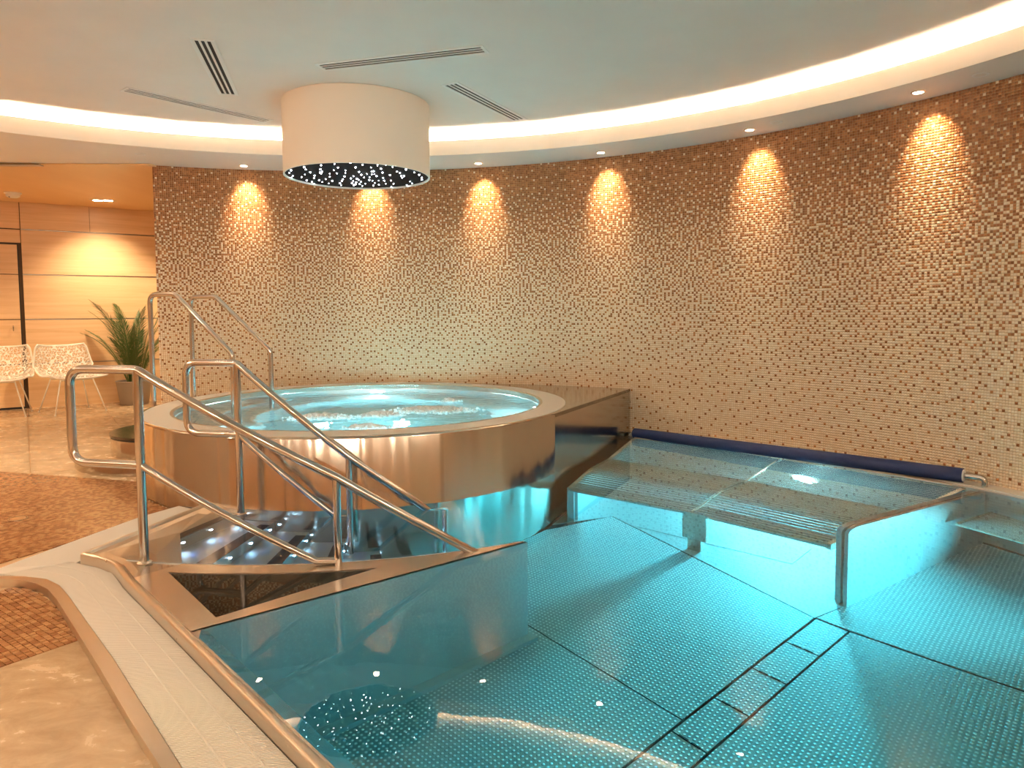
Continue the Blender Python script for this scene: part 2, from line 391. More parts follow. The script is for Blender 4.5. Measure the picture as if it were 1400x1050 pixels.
# ------------------------------------------------------------------ structure: mosaic wall and the other walls
PHL = math.degrees(math.atan2(6.701-WC[1], -3.315-WC[0]))
wall = MB().lathe(WC, [(WR+.003, -1.2), (WR+.003, ZC+.05), (WR+.16, ZC+.05), (WR+.16, -1.2), (WR+.003, -1.2)], 96, R_(-18), R_(PHL))
wall.add([(*pol(WC, r, PHL), z) for r, z in ((WR+.003, -1.2), (WR+.16, -1.2), (WR+.16, ZC+.05), (WR+.003, ZC+.05))], [(0, 1, 2, 3)])
wall_right = wall.build('wall_right', M['grout']); tag(wall_right, kind='structure')
pz = [-.2, 0, .3, .6, .9, 1.2, 1.5, 1.8, 2.0, 2.25, 2.45, 2.6]; pv = [.95, .95, .94, .90, .80, .66, .53, .36, .20, .07, .03, .02]
MP = .0178; na = int(WR*R_(PHL+8)/MP); nzr = int((ZS+.02)/MP)
ai = np.arange(na); zi = np.arange(nzr)
A_, Z_ = np.meshgrid(R_(PHL)-(ai+.5)*MP/WR, (zi+.5)*MP+.012, indexing='ij'); A_ = A_.ravel(); Z_ = Z_.ravel(); n = len(A_)
pc = np.interp(Z_, pz, pv)
G_ = pc.reshape(na, nzr).T.copy(); B_ = np.zeros((nzr, na), bool)          # error diffusion: evenly scattered, as the maker laid it
E_ = [[0.0]*(na+2) for _ in range(nzr+1)]; jit = rng.uniform(-.33, .33, (nzr, na)).tolist(); GL = G_.tolist()
for zr in range(nzr):
    e0, e1 = E_[zr], E_[zr+1]
    for xr in (range(na) if zr % 2 == 0 else range(na-1, -1, -1)):
        v = GL[zr][xr]+e0[xr+1]; on = v+jit[zr][xr] > .5; B_[zr, xr] = on; er = v-(1.0 if on else 0.0); d_ = 1 if zr % 2 == 0 else -1
        e0[xr+1+d_] += er*.4375; e1[xr+1-d_] += er*.1875; e1[xr+1] += er*.3125; e1[xr+1+d_] += er*.0625
cr_ = B_.T.ravel(); rr = rng.random(n)
mi = np.where(cr_, np.where(rr < .35, 1, 0), np.where(rr < .45, 2, np.where(rr < .75, 3, 4)))
hw = (MP-.0026)/2; rt = WR+rng.uniform(-.0008, .0008, n)
cs, sn = np.cos(A_), np.sin(A_); V = np.zeros((n, 8, 3))
for k, (du, dz, dr) in enumerate([(-1, -1, 0), (1, -1, 0), (1, 1, 0), (-1, 1, 0), (-1, -1, .003), (1, -1, .003), (1, 1, .003), (-1, 1, .003)]):
    r_ = rt+dr; V[:, k, 0] = WC[0]+r_*cs-sn*du*hw; V[:, k, 1] = WC[1]+r_*sn+cs*du*hw; V[:, k, 2] = Z_+dz*hw
fq = np.array([(0, 3, 2, 1), (0, 1, 5, 4), (1, 2, 6, 5), (2, 3, 7, 6), (3, 0, 4, 7)])
Fq = (fq[None]+8*np.arange(n)[:, None, None]).reshape(-1)
me = bpy.data.meshes.new('mosaic_tiles'); me.vertices.add(n*8); me.vertices.foreach_set('co', V.ravel())
me.loops.add(len(Fq)); me.loops.foreach_set('vertex_index', Fq.astype(np.int32)); me.polygons.add(n*5)
me.polygons.foreach_set('loop_start', (np.arange(n*5)*4).astype(np.int32)); me.update(calc_edges=True)
for k in ('cream', 'cream2', 'brown', 'brown2', 'amber'): me.materials.append(M[k])
me.polygons.foreach_set('material_index', np.repeat(mi, 5).astype(np.int32)); me.validate()
o = link('mosaic_tiles', me, wall_right); tag(o, kind='stuff')

b = MB().lathe(WC, [(WR+.16, -1.2), (WR, -1.2), (WR, ZC+.05), (WR+.16, ZC+.05)], 64, R_(-172), R_(-18))
tag(b.build('wall_front', M['wood']), kind='structure')
# wood wall of the lobby
def wp(u, z, d=0): p = W0+wt*u-wnv*d; return (p.x, p.y, z)
wl = MB()
def wbox(mb, u0, u1, z0, z1, d0, d1, m=0):
    vs = [wp(u, z, d) for d in (d0, d1) for z in (z0, z1) for u in (u0, u1)]
    mb.add(vs, [(0, 1, 3, 2), (4, 6, 7, 5), (0, 4, 5, 1), (2, 3, 7, 6), (0, 2, 6, 4), (1, 5, 7, 3)], m); return mb
wall_left = wbox(wl, -4.4, 4.2, -.2, ZC, -.15, -.022).build('wall_left', M['groove']); tag(wall_left, kind='structure')
ROWS = [ZF, .4875, 1.0355, 1.583, 2.129, ZS]; g = .007
DU0, DU1, DZ = -1.02, -.02, 1.946
for k in range(5):
    z0, z1 = ROWS[k]+g, ROWS[k+1]-g
    cols = [(.02, 1.55), (1.55, 3.1), (3.1, 4.2)] if k < 4 else [(.02, .75), (.75, 1.6), (1.6, 2.6), (2.6, 4.2)]
    for u0, u1 in cols: wbox(MB(), u0+.002, u1-.002, z0, z1, -.02, 0).build('panel', M['wood'], wall_left)
    for u0, u1 in [(-2.6, -1.06), (-4.4, -2.6)]: wbox(MB(), u0+.003, u1-.003, z0, z1, -.02, 0).build('panel', M['wood'], wall_left)
for z0, z1 in ((DZ+.02, ROWS[4]-g), (ROWS[4]+g, ZS-g)): wbox(MB(), -1.055, .014, z0, z1, -.02, 0).build('panel', M['wood'], wall_left)
for k in range(1, 5):
    tr = wbox(MB(), .02, 4.2, ROWS[k]-.002, ROWS[k]+.002, -.02, -.012).build('groove_strip', M['alu'], wall_left)
door = empty('door_1', wp(-.5, ZF), None, None); tag(door, kind='structure')
wbox(MB(), DU0-.006, DU0, ZF, DZ+.012, -.02, .002).build('door_frame', M['black'], door)
fr = MB(); wbox(fr, DU1, DU1+.006, ZF, DZ+.006, -.02, .002); wbox(fr, DU0, DU1, DZ, DZ+.006, -.02, .002); fr.build('door_frame', M['black'], door)
wbox(MB(), DU0, DU1, ZF, ZF+.02, -.02, .002).build('door_sill', M['black'], door)
dz = [ZF+.02]+ROWS[1:4]+[DZ]
for k in range(4): wbox(MB(), DU0+.004, DU1-.004, dz[k]+.005, dz[k+1]-.005, -.018, 0).build('door_panel', M['wood'], door)
pts = [wp(-.10, .93+.03*math.sin(a), .012+.03*max(0, math.cos(a))) for a in np.linspace(-PI/2, PI/2, 11)]
MB().tube(pts, .006, 8).build('door_handle', M['steel_rail'], door, True)
b = MB().prism([wp(-4.4, 0)[:2], wp(-4.5, 0)[:2], (-6.55, 1.2), (-6.4, 1.2)], -.2, ZC); tag(b.build('wall_back', M['plaster']), kind='structure')
wbox(MB(), 4.2, 4.35, -.2, ZC, -.15, 3.5).build('wall_back', M['plaster'])['kind'] = 'structure'
wbox(MB(), .03, 4.2, ZF, ZF+.022, 0, .003).build('baseboard_left', M['wood'])['kind'] = 'structure'

# ------------------------------------------------------------------ structure: ceiling, soffit with cove, lobby ceiling
o = MB().lathe(FC, [(0, ZC), (6.3, ZC), (6.3, ZC+.05), (0, ZC+.05)], 96).build('ceiling', M['plaster']); tag(o, kind='structure')
o = MB().lathe(FC, [(FR+.02, ZS+.02), (FR+.02, ZL), (FR, ZL), (FR, ZS), (8.2, ZS), (8.2, ZS+.02), (FR+.02, ZS+.02)], 128).build('trim_1', M['plaster'], smooth=True, auto=30); tag(o, kind='structure')
lc = MB().prism([(-3.29, 6.625), (-2.9, 11.5), wp(-4.4, 0)[:2], (-8.6, 6.45), (-4.64, 6.565)], ZS-.012, ZS-.002).build('ceiling', M['wood_ceiling']); tag(lc, kind='structure')
cv = MB().lathe(FC, [(FR+.15, ZL-.050), (FR+.15, ZL-.024)], 160).build('cove_light_strip', M['cove']); tag(cv, 'warm glowing LED strip hidden in the ceiling cove around the room', 'light strip')

# ------------------------------------------------------------------ pool basin
pool = empty('swimming_pool', (.6, 2.6, -DEP), 'stainless steel spa pool with turquoise lit water below the mosaic wall', 'pool')
# curb: rounded steel bar along the long edge
def offs(path, d):
    out = []
    for i in range(len(path)):
        a = Vector(path[max(i-1, 0)]); b_ = Vector(path[min(i+1, len(path)-1)]); t = (b_-a).normalized(); nrm = Vector((-t.y, t.x)); p = Vector(path[i])+nrm*d; out.append((p.x, p.y))
    return out
def sweep_profile(path, prof, name, m, parent, smooth=True):
    """prof: (offset to the pool side, z)"""
    rows = [offs(path, d) for d, z in prof]; vs = []; fs = []; k = len(path)
    for r_, (d, z) in zip(rows, prof): vs += [(p[0], p[1], z) for p in r_]
    for a in range(len(prof)-1):
        for i in range(k-1): fs.append((a*k+i, a*k+i+1, (a+1)*k+i+1, (a+1)*k+i))
    return mesh(name, vs, fs, m, parent, smooth, auto=50)
cpath = fillet([(p[0], p[1], 0) for p in CURB], .3, 4); cpath = [(p.x, p.y) for p in cpath]; c2path = [(p.x, p.y) for p in fillet([(*G2[2], 0), (*G2[1], 0), (*CURB[0], 0), (cpath[1][0], cpath[1][1], 0)], .02, 4)][:-1]+cpath[1:]
sweep_profile(c2path, [(0, -.09), (0, .008), (.003, .015), (.010, .019), (.020, .018), (.028, .013), (.034, .006)], 'curb', M['steel_edge'], pool)
sweep_profile(cpath[9:], [(.034, .006), (.055, -.004), (.092, -.020), (.092, -.03)], 'ledge', M['steel'], pool, False)
lp = offs(CURB[4:], .090)
MB().ribbon(lp, offs(CURB[4:], .06), -DEP, -.022).build('basin_wall', M['steel_pool'], pool)
# bottom sheet below the panels and the back and side walls
arc_b = [pol(WC, WR-.135, a) for a in np.linspace(58, -20, 40)]
bot = [pol(TC, TR+.02, a) for a in (-110, -95, -80, -65, -50, -35, -26)]+[(1.04, 6.30)]+arc_b+[(4.0, CURB_END[1]), CURB_END]+[CURB[-2], CURB[-3], CURB[-4], CURB[0]]
MB().prism(bot, -DEP-.05, -DEP-.006).build('bottom_sheet', M['dark'], pool)
MB().ribbon(arc_b, [pol(WC, WR-.02, a) for a in np.linspace(58, -20, 40)], -DEP, .004).build('basin_wall', M['steel_pool'], pool)
MB().ribbon([pol(WC, WR-.125, a) for a in np.linspace(59, -20, 40)], [pol(WC, WR-.004, a) for a in np.linspace(59, -20, 40)], .004, .018).build('rim', M['white_grate'], pool)
MB().prism([(3.3, .5), (4.1, .5), (4.1, CURB_END[1]), (3.3, CURB_END[1])], -DEP, .0).build('basin_wall', M['steel_pool'], pool)
MB().prism([CURB_END, (4.1, CURB_END[1]), (4.1, CURB_END[1]-.1), (CURB_END[0], CURB_END[1]-.1)], -DEP, .01).build('basin_wall', M['steel_pool'], pool)
# floor panels, each of studded sheet steel
def fp(px, py): return uw(px, py, DEP).to_2d()
cl0, cl1 = fp(870, 1050), fp(1110, 850); cr0, cr1 = fp(950, 1050), fp(1170, 875)
chd = ((cl1-cl0).normalized()+(cr1-cr0).normalized()).normalized(); chn = Vector((chd.y, -chd.x))
chw = .172; clA = cl1-chd*2.6; crA = clA+chn*chw; clB = cl1; crB = cl1+chn*chw
j1 = fp(723, 858); j1e = clB+chd*((fp(985, 1003)-clB).dot(chd))
back_j = fp(937, 760)
def panel(poly, name='floor_panel', m='pool_floor', z=-DEP): return MB().prism([tuple(p) for p in poly], z-.005, z).build(name, M[m], pool)
def shrink(poly, d=.004):
    c = sum((Vector(p) for p in poly), Vector((0, 0)))/len(poly); return [Vector(p)+(c-Vector(p)).normalized()*d*1.6 for p in poly]
cut = clB+chd*((j1-clB).dot(chd))
panel(shrink([j1+(j1-cut).normalized()*1.6, cut, clA, clA-chn*1.2, Vector((-1.0, 2.46))]))
back_l = fp(760, 735)
panel(shrink([cut, j1+(j1-cut).normalized()*.70, Vector(pol(TC, TR+.01, -58)), Vector(pol(TC, TR+.01, -48)), Vector(pol(TC, TR+.01, -32)), back_j+(back_j-clB).normalized()*.75, back_j, clB]))
panel(shrink([clB, back_j, back_j+(back_j-clB).normalized()*.75, Vector(pol(TC, TR+.01, -28)), Vector((1.0, 6.2)), Vector(pol(WC, WR-.15, 50)), Vector(pol(WC, WR-.15, 40)), Vector(pol(WC, WR-.15, 30)), Vector((1.705, 3.545))]), m='steel_pool')
rj = fp(1400, 955); rdir = (rj-crB).normalized()
panel(shrink([crB, crA, crA+chn*2.2, crB+rdir*2.0]))
panel(shrink([clB+chd*.006, crB+chd*.006, crB+rdir*2.0+chd*.01, Vector((3.6, 3.1)), Vector(pol(WC, WR-.15, 22)), Vector(pol(WC, WR-.15, 29)), Vector((1.695, 3.55))]))
for k in range(9):                                             # covers of the suction channel, with grip slots
    a0, a1 = k*.288+.004, (k+1)*.288-.004
    q = [clB-chd*a0+chn*.008, crB-chd*a0-chn*.008, crB-chd*a1-chn*.008, clB-chd*a1+chn*.008]
    cvr = panel(q, 'channel_cover')
    for s_ in (.32, .68):
        c = q[3]+(q[2]-q[3])*s_; sb = MB().box((c.x, c.y, -DEP+.0012), (.042, .008, .003), math.atan2(chn.y, chn.x)); sb.build('grip_slot', M['black'], cvr)
hq = [fp(855, 716), fp(905, 712), fp(1118, 755), fp(1098, 775)]
hq = [fp(868, 722), fp(905, 708), fp(1108, 754), fp(1080, 775)]
panel(hq, 'inlet_hatch', 'steel_pool', -DEP+.003)
# dividing wall in front of the stairs, and the steel top with its triangular opening
PA, PB = Vector((-1.085, 2.415)), Vector(pol(TC, 2.44, -60.6)); pd = (PB-PA).normalized(); pn = Vector((pd.y, -pd.x))
ZB = .003
MB().prism([PA-pd*.05, PB, PB-pn*.012, PA-pd*.05-pn*.012], -DEP, ZB).build('divider_wall', M['steel_pool'], pool)
MB().prism([PA+pn*.05, PB+pn*.05+pd*.02, PB-pn*.01+pd*.02, PA], -DEP, -DEP+.03).build('divider_foot', M['steel_pool'], pool)
TA, TB = Vector(pol(TC, 2.52, -97.7)), Vector((-1.075, 2.515))
arc_in = [pol(TC, 2.418, a) for a in np.linspace(-104.4, -61.4, 30)]
tip = None
top = MB()
fl = lambda t: PA+pd*t
arc_out = [pol(TC, 2.52, a) for a in np.linspace(-97.7, -77.5, 16)]
in2 = [pol(TC, 2.418, a) for a in np.linspace(-97.7, -77.5, 16)]
top.ribbon(in2, arc_out, ZB-.006, ZB)
TCp = Vector(arc_out[-1])
top.prism([in2[-1], TCp]+[PA+pd*((TCp-PA).dot(pd))], ZB-.006, ZB)
q = [TCp, TB, TB-pd*.02+pn*((TB-PA).dot(-pn)), PA+pd*((TCp-PA).dot(pd))]
top.prism([TCp, TB, PA, PA+pd*((TCp-PA).dot(pd))], ZB-.006, ZB)
end_arc = [pol(TC, 2.418, a) for a in np.linspace(-77.5, -61.0, 10)]
ptcp = PA+pd*((TCp-PA).dot(pd))
top.prism([in2[-1], ptcp, PB]+end_arc[::-1][:-1], ZB-.006, ZB)
cin = offs(CURB, .085)
top.prism([TA, TB, PA, Vector(CURB[6]).lerp(Vector(CURB[5]), .42)+cn*.032, Vector(CURB[5])+cn*.032, Vector(CURB[4])+cn*.032, in2[0]], ZB-.006, ZB)
top.build('divider_top', M['steel'], pool)
# dark chamber under the opening
ch = MB(); zt, zb = ZB-.004, -.42
ring = arc_out+[tuple(TB)]
for i in range(len(ring)):
    a, b_ = ring[i], ring[(i+1) % len(ring)]; ch.add([(*a, zt), (*b_, zt), (*b_, zb), (*a, zb)], [(0, 1, 2, 3)])
ch.add([(*p, zb) for p in ring], [tuple(range(len(ring)))])
ch.build('chamber', M['dark'], pool)
# landing at the head of the stairs
th = np.linspace(-104.4, -114, 6)
ld = [Vector(CURB[0])+Vector((.03, -.01)), Vector(G2[1])+Vector((.01, 0)), Vector(G2[2])+Vector((.01, 0))]+[Vector(pol(TC, TR+.002, a)) for a in th[::-1]]+[Vector(pol(TC, 2.418, -104.4)), Vector(in2[0]), Vector(CURB[4])+cn*.030, Vector(CURB[3])+cn*.030, Vector(CURB[2])+cn*.028]
def lz(p):
    q = p-Vector(TC); a = math.degrees(math.atan2(q.y, q.x))
    return .003 if q.length > 2.43 and a > -108 else .010-.045*max(0, min(1, (a+110)/5.6))
vs = [(p.x, p.y, lz(p)) for p in ld]; c = sum(ld, Vector((0, 0)))/len(ld); vs.append((c.x, c.y, lz(c))); n_ = len(ld)
mesh('landing', vs, [((i+1) % n_, i, n_) for i in range(n_)], M['steel_edge'], pool)
MB().prism([Vector(CURB[1])+cn*.012, Vector(CURB[2])+cn*.012, Vector(CURB[3])+cn*.012, Vector(CURB[4])+cn*.012, Vector(CURB[5])+cn*.012, TA, in2[0], pol(TC, 2.43, -104.0)], -.02, -.003).build('landing_edge', M['steel'], pool)

# pool stairs winding round the tub
st = empty('pool_stairs', (*pol(TC, 2.0, -86), -DEP), 'curved steel pool stairs with black nosings and blue riser lights between the handrails', 'stairs')
TH0, DTH = -104.4, 7.1
led_me = None
def sector(mb, r0, r1, a0, a1, z0, z1, n=5, m=0):
    an = np.linspace(a0, a1, n+1); mb.ribbon([pol(TC, r0, a) for a in an], [pol(TC, r1, a) for a in an], z0, z1, m); return mb
for k in range(6):
    d = .035 if k == 0 else .05+.165*k; dn = DEP if k == 5 else .05+.165*(k+1)
    a1 = TH0+DTH*k; a0 = a1-DTH
    if k == 0: a0 = a1-1.6
    stp = sector(MB(), TR+.004, 2.408, a0, a1, -DEP if k else -.215, -d-.001, 4).build('step', M['stair'] if k else M['steel'], st)
    tw = math.degrees(.072/2.0)
    sector(MB(), TR+.06, 2.39, a1-tw*.98, a1+.02, -d-.004, -d+(.002 if k else .012), 2).build('nosing', M['black'], stp)
    for r_ in (1.625, 1.84, 2.05, 2.26):
        zl = -d-.085; p = pol(TC, r_, a1); t = Vector((-math.sin(R_(a1)), math.cos(R_(a1))))
        mb = MB(); n8 = 10; rad = Vector((math.cos(R_(a1)), math.sin(R_(a1))))
        cpt = Vector((p[0], p[1], zl))+t.to_3d()*.004
        vs = [cpt+rad.to_3d()*.010*math.cos(2*PI*i/n8)+Vector((0, 0, .010*math.sin(2*PI*i/n8))) for i in range(n8)]+[cpt+t.to_3d()*.004]
        mb.add(vs, [((i+1) % n8, i, n8) if False else (i, (i+1) % n8, n8) for i in range(n8)])
        o = mb.build('riser_light', M['led'], stp)
        if r_ in (1.625, 1.84, 2.05):
            q = Vector((p[0], p[1], zl))+t.to_3d()*.02
            lamp('riser_glow', 'SPOT', q, (t.x, t.y, -.55), .16, (.16, .32, 1.0), stp, size=.006, spot_size=R_(80), spot_blend=.6)
# curved side wall that closes the stairs
sector(MB(), 2.410, 2.420, -104.3, -61.2, -DEP, ZB, 24).build('side_wall', M['steel_pool'], st)

# ------------------------------------------------------------------ pool water
wpoly = [Vector(CURB[0])+Vector((.02, 0)), ]
wpts = [Vector(G2[2])+Vector((0, .02))]+[Vector(pol(TC, TR-.01, a)) for a in np.linspace(-113, -26.5, 24)]+[Vector((1.045, 6.325))]
wpts += [Vector(pol(WC, WR-.02, a)) for a in np.linspace(58.5, -19, 40)]+[Vector((4.05, CURB_END[1]-.02))]
wpts += [Vector(p) for p in offs(CURB, .02)[::-1]]+[Vector(G2[1])]
pw = mesh('pool_water', [(p.x, p.y, 0) for p in wpts], [tuple(range(len(wpts)))], M['water'])
if pw.data.polygons[0].normal.z < 0: pw.data.flip_normals()
tag(pw, 'clear turquoise water filling the steel spa pool', 'water', kind='stuff')

# ------------------------------------------------------------------ overflow gutter
gut = empty('overflow_gutter', (-1.4, 2.5, -.09), 'white slatted overflow grating along the pool edge at lower left', 'grating')
slat = MB()
n_sl = 330
inner = along([(-2.02, 3.20)]+CURB[:8]+[tuple(Vector(CURB[7])+cd*1.6)], n_sl)
sin_ = STRIP_IN[2:]
outer = along([(-2.24, 3.05)]+sin_[1:-1]+[tuple(Vector(sin_[-2])+cd*1.42)], n_sl)
def slats(mb, I, O, frac=.6, z=-.03):
    for i in range(len(I)-1):
        a, b_, c_, d_ = (Vector(I[i]), Vector(I[i+1]), Vector(O[i+1]), Vector(O[i]))
        b_ = a+(b_-a)*frac; c_ = d_+(c_-d_)*frac; ax = (d_-a)*.01
        mb.prism([a+ax, b_+ax, c_-ax, d_-ax], z-.02, z)
slats(slat, inner, outer)
I2 = along([(-1.985, 3.19), (-1.925, 3.424), (-1.785, 4.03)], 90); O2 = along([BORD[1], BORD[2], BORD[3]], 90); slats(slat, I2, O2)
I3 = along([BORD[1], BORD[0]], 70); O3 = along([(-2.24, 3.05), (STRIP_IN[0][0]+.05, STRIP_IN[0][1]+.02)], 70); slats(slat, I3, O3)
slat.prism([(-1.985, 3.185), (-2.02, 3.20), (-2.24, 3.05), BORD[1]], -.05, -.0305)
o = slat.build('grating_slats', M['white_grate'], gut); tag(o, kind='stuff')
chan = MB().prism([tuple(p) for p in ([CURB[8]]+CURB[7::-1]+[G2[1], G2[2], BORD[3], BORD[2], BORD[1], BORD[0]]+STRIP_IN)], -.085, -.056).build('channel', M['gutter'], gut)
for k in (.28, .62):
    A = [tuple(Vector(inner[i]).lerp(Vector(outer[i]), k-.012)) for i in range(0, n_sl, 6)]; B = [tuple(Vector(inner[i]).lerp(Vector(outer[i]), k+.012)) for i in range(0, n_sl, 6)]
    MB().ribbon(A, B, -.0505, -.0295).build('binding_bar', M['white_grate'], gut)
es = MB().ribbon(STRIP_IN, STRIP_OUT, -.085, -.028).build('edge_strip', M['steel_edge'], gut)
bi = [tuple(Vector(p)+bn*(.018)) for p in BORD[1:]]
MB().ribbon(BORD[1:], bi, -.085, -.040).build('edge_strip', M['steel_edge'], gut)

# ------------------------------------------------------------------ whirlpool tub
ZT = .4115
tub = empty('whirlpool_tub', (*TC, -DEP), 'raised round brushed steel whirlpool with white rim below the drum lamp', 'whirlpool')
MB().lathe(TC, [(TR, -DEP-.02), (TR, ZT-.012), (TR-.004, ZT-.004), (TR-.012, ZT), (1.536, ZT), (1.536, ZT-.03)], 360).build('shell', M['steel_tub'], tub, True, auto=40)
sh_ = bpy.data.objects['shell'].data                                  # the sheet is a little wavy, as rolled steel is
for v in sh_.vertices:
    a = math.atan2(v.co.y, v.co.x); f_ = 1+(.0013*math.sin(23*a+1)+.0010*math.sin(41*a+2.2)+.0007*math.sin(67*a)+.0005*math.sin(113*a+.6))
    if v.co.x**2+v.co.y**2 > 1.55**2: v.co.x *= f_; v.co.y *= f_
MB().lathe(TC, [(1.534, ZT-.03), (1.534, ZT+.001), (1.362, ZT+.001), (1.362, ZT-.03)], 160).build('rim', M['white_grate'], tub, True, auto=40)
MB().lathe(TC, [(1.361, ZT-.05), (1.361, ZT+.003), (1.350, ZT+.004), (1.338, ZT-.004), (1.338, ZT-.05)], 128).build('inner_lip', M['steel'], tub, True, auto=50)
ZW = .368
MB().lathe(TC, [(1.338, ZT-.05), (1.332, -.02), (.98, -.04), (.96, -.08), (.94, -.44), (0, -.46)], 128).build('basin', M['steel_pool'], tub, True, auto=35)
CO = Vector((1.05, 6.325)); ta = R_(-26.5)
dk = [pol(TC, TR-.02, a) for a in np.linspace(-26.5, 62, 24)]
wallpts = [pol(WC, WR-.004, a) for a in np.linspace(math.degrees(math.atan2(CO.y-WC[1], CO.x-WC[0])), 78, 10)]
MB().prism([pol(TC, TR, -26.5), tuple(CO)]+wallpts[1:]+dk[::-1], ZT-.03, ZT-.001).build('corner_deck', M['steel_tub'], tub)
T0 = Vector(pol(TC, TR, -26.5)); nd = Vector(((CO-T0).y, -(CO-T0).x)).normalized()
MB().prism([T0, CO, CO-nd*.015, T0-nd*.015], -DEP, ZT-.004).build('corner_panel', M['steel_tub'], tub)
MB().box((T0.x+nd.x*.0, T0.y+nd.y*.0, .2), (.002, .004, .40), math.atan2(nd.y, nd.x)).build('seam', M['dark'], tub)
# curved entry steps inside the tub
for k, (r0, r1, z) in enumerate(((1.06, 1.33, .235), (.80, 1.06, .10))):
    s_ = MB(); an = np.linspace(138, 222, 18); s_.ribbon([pol(TC, r0, a) for a in an], [pol(TC, r1, a) for a in an], -.45, z)
    so_ = s_.build('inner_step', M['steel_pool'], tub)
    e_ = MB(); e_.ribbon([pol(TC, r0-.006, a) for a in an], [pol(TC, r0+.03, a) for a in an], z-.002, z+.005); e_.build('step_edge', M['white'], so_)
for a in range(0, 360, 30):
    if 130 < a < 230: continue
    p = pol(TC, 1.326, a); MB().sphere((p[0], p[1], .12), .028, 10, 6).build('jet_nozzle', M['jet'], tub, True)
for a, r_, z in ((97, 1.327, .16), (5, 1.327, .16), (-75, 1.327, .16), (-130, 1.327, .16)):
    p = pol(TC, r_, a); t = Vector((-math.cos(R_(a)), -math.sin(R_(a)), 0)); side = Vector((-t.y, t.x, 0)); cpt = Vector((p[0], p[1], z))+t*.012
    mb = MB(); n8 = 20; vs = [cpt+side*.07*math.cos(2*PI*i/n8)+Vector((0, 0, .07*math.sin(2*PI*i/n8))) for i in range(n8)]+[cpt+t*.012]
    mb.add(vs, [(i, (i+1) % n8, n8) for i in range(n8)]); mb.build('tub_light', M['pool_lens'], tub, True)
    lamp('tub_glow', 'AREA', cpt+t*.03, (t.x, t.y, -.15), TUB_POWER/4, (.55, .93, 1.0), tub, size=.12)
# water with foam
for dx, dy in ((.25, .1), (-.35, .0), (.0, -.45)):  # floor lamps added to light the foam from below
    MB().disc((TC[0]+dx, TC[1]+dy), .07, -.452, 24).build('tub_light', M['pool_lens'], tub)
    lamp('tub_glow', 'AREA', (TC[0]+dx, TC[1]+dy, -.43), (0, 0, 1), TUB_POWER*.10, (.66, .96, 1.0), tub, size=.14)
tw_ = mesh('tub_water', [(*pol(TC, 1.335, 360*i/96), ZW) for i in range(96)], [tuple(range(96))], M['tub_water']); tag(tw_, 'bubbling turquoise water inside the raised round whirlpool', 'water', kind='stuff')
for px, py, sx, sy, cnt in ((592, 560, .34, .17, 1300), (520, 566, .17, .10, 600), (440, 568, .26, .12, 500), (500, 583, .15, .05, 500), (614, 548, .10, .05, 260)):
    c = at(px, py, ZW); fo = MB()
    for _ in range(cnt):
        a = random.gauss(0, .45); b_ = random.gauss(0, .45)
        if a*a+b_*b_ > 1.3: continue
        r_ = random.uniform(.006, .018)*(1.25-.5*min(1, a*a+b_*b_))
        fo.sphere((c.x+a*sx, c.y+b_*sy, ZW+random.uniform(-.02, .008)+max(0, .014*(1-(a*a+b_*b_)*2))), r_, 6, 4, .8)
    o = fo.build('foam', M['foam'], tw_, True); tag(o, kind='stuff')

# ------------------------------------------------------------------ handrails
RT = .0195
def helix(R, a0, z0, a1, z1, n=24): return [Vector((*pol(TC, R, a), z0+(z1-z0)*i/n)) for i, a in enumerate(np.linspace(a0, a1, n+1))]
def stair_rail(R, ap, zt, zl, loop, am, zm, zml, ae, label, drop_a):
    base = Vector((*pol(TC, R, ap), 0)); rt = empty('stair_handrail', (base.x, base.y, -.03), label, 'handrail', 'handrails of the pool stairs')
    t = Vector((math.sin(R_(ap)), -math.cos(R_(ap)), 0))
    tp = Vector((base.x, base.y, zt)); lp_ = Vector((base.x, base.y, zl))
    top_h = [Vector((p.x, p.y, p.z)) for p in helix(R, ap, zt, am, zm, 10)]+helix(R, am, zm, ae, .0, 10)[1:]
    under = [Vector((*pol(TC, R, ae+1.2), -.028)), Vector((*pol(TC, R, drop_a), -.03)), Vector((*pol(TC, R, drop_a), -DEP))]
    path = [lp_, lp_+t*loop, tp+t*loop]+top_h+under
    MB().tube(fillet(path, .075, 7), RT, 14).build('rail', M['steel_rail'], rt, True, auto=60)
    low = helix(R, ap, zl, am-2.2, zml, 12)+[Vector((*pol(TC, R, am), zml-.004))]
    MB().tube(fillet(low, .05, 4), RT*.82, 12).build('lower_rail', M['steel_rail'], rt, True, auto=60)
    MB().tube([base+Vector((0, 0, -.06)), tp], RT, 14).build('post', M['steel_rail'], rt, True, auto=60)
    m_ = Vector((*pol(TC, R, am), 0)); MB().tube([m_+Vector((0, 0, -.62)), m_+Vector((0, 0, zm))], RT*.9, 14).build('post', M['steel_rail'], rt, True, auto=60)
    MB().lathe((base.x, base.y), [(RT, .002), (RT+.012, .002), (RT+.012, .010-.002), (RT, .014)], 20).build('base_flange', M['steel'], rt, True, auto=40)
    return rt
stair_rail(2.437, -101.7, .857, .441, .345, -81.4, .386, .022, -67.3, 'near polished steel stair handrail with closed loop end, in front', -64.6)
stair_rail(1.668, -102.3, .832, .443, .315, -81.6, .322, -.01, -67.2, 'far polished steel stair handrail with closed loop end, against the tub wall', -63.4)
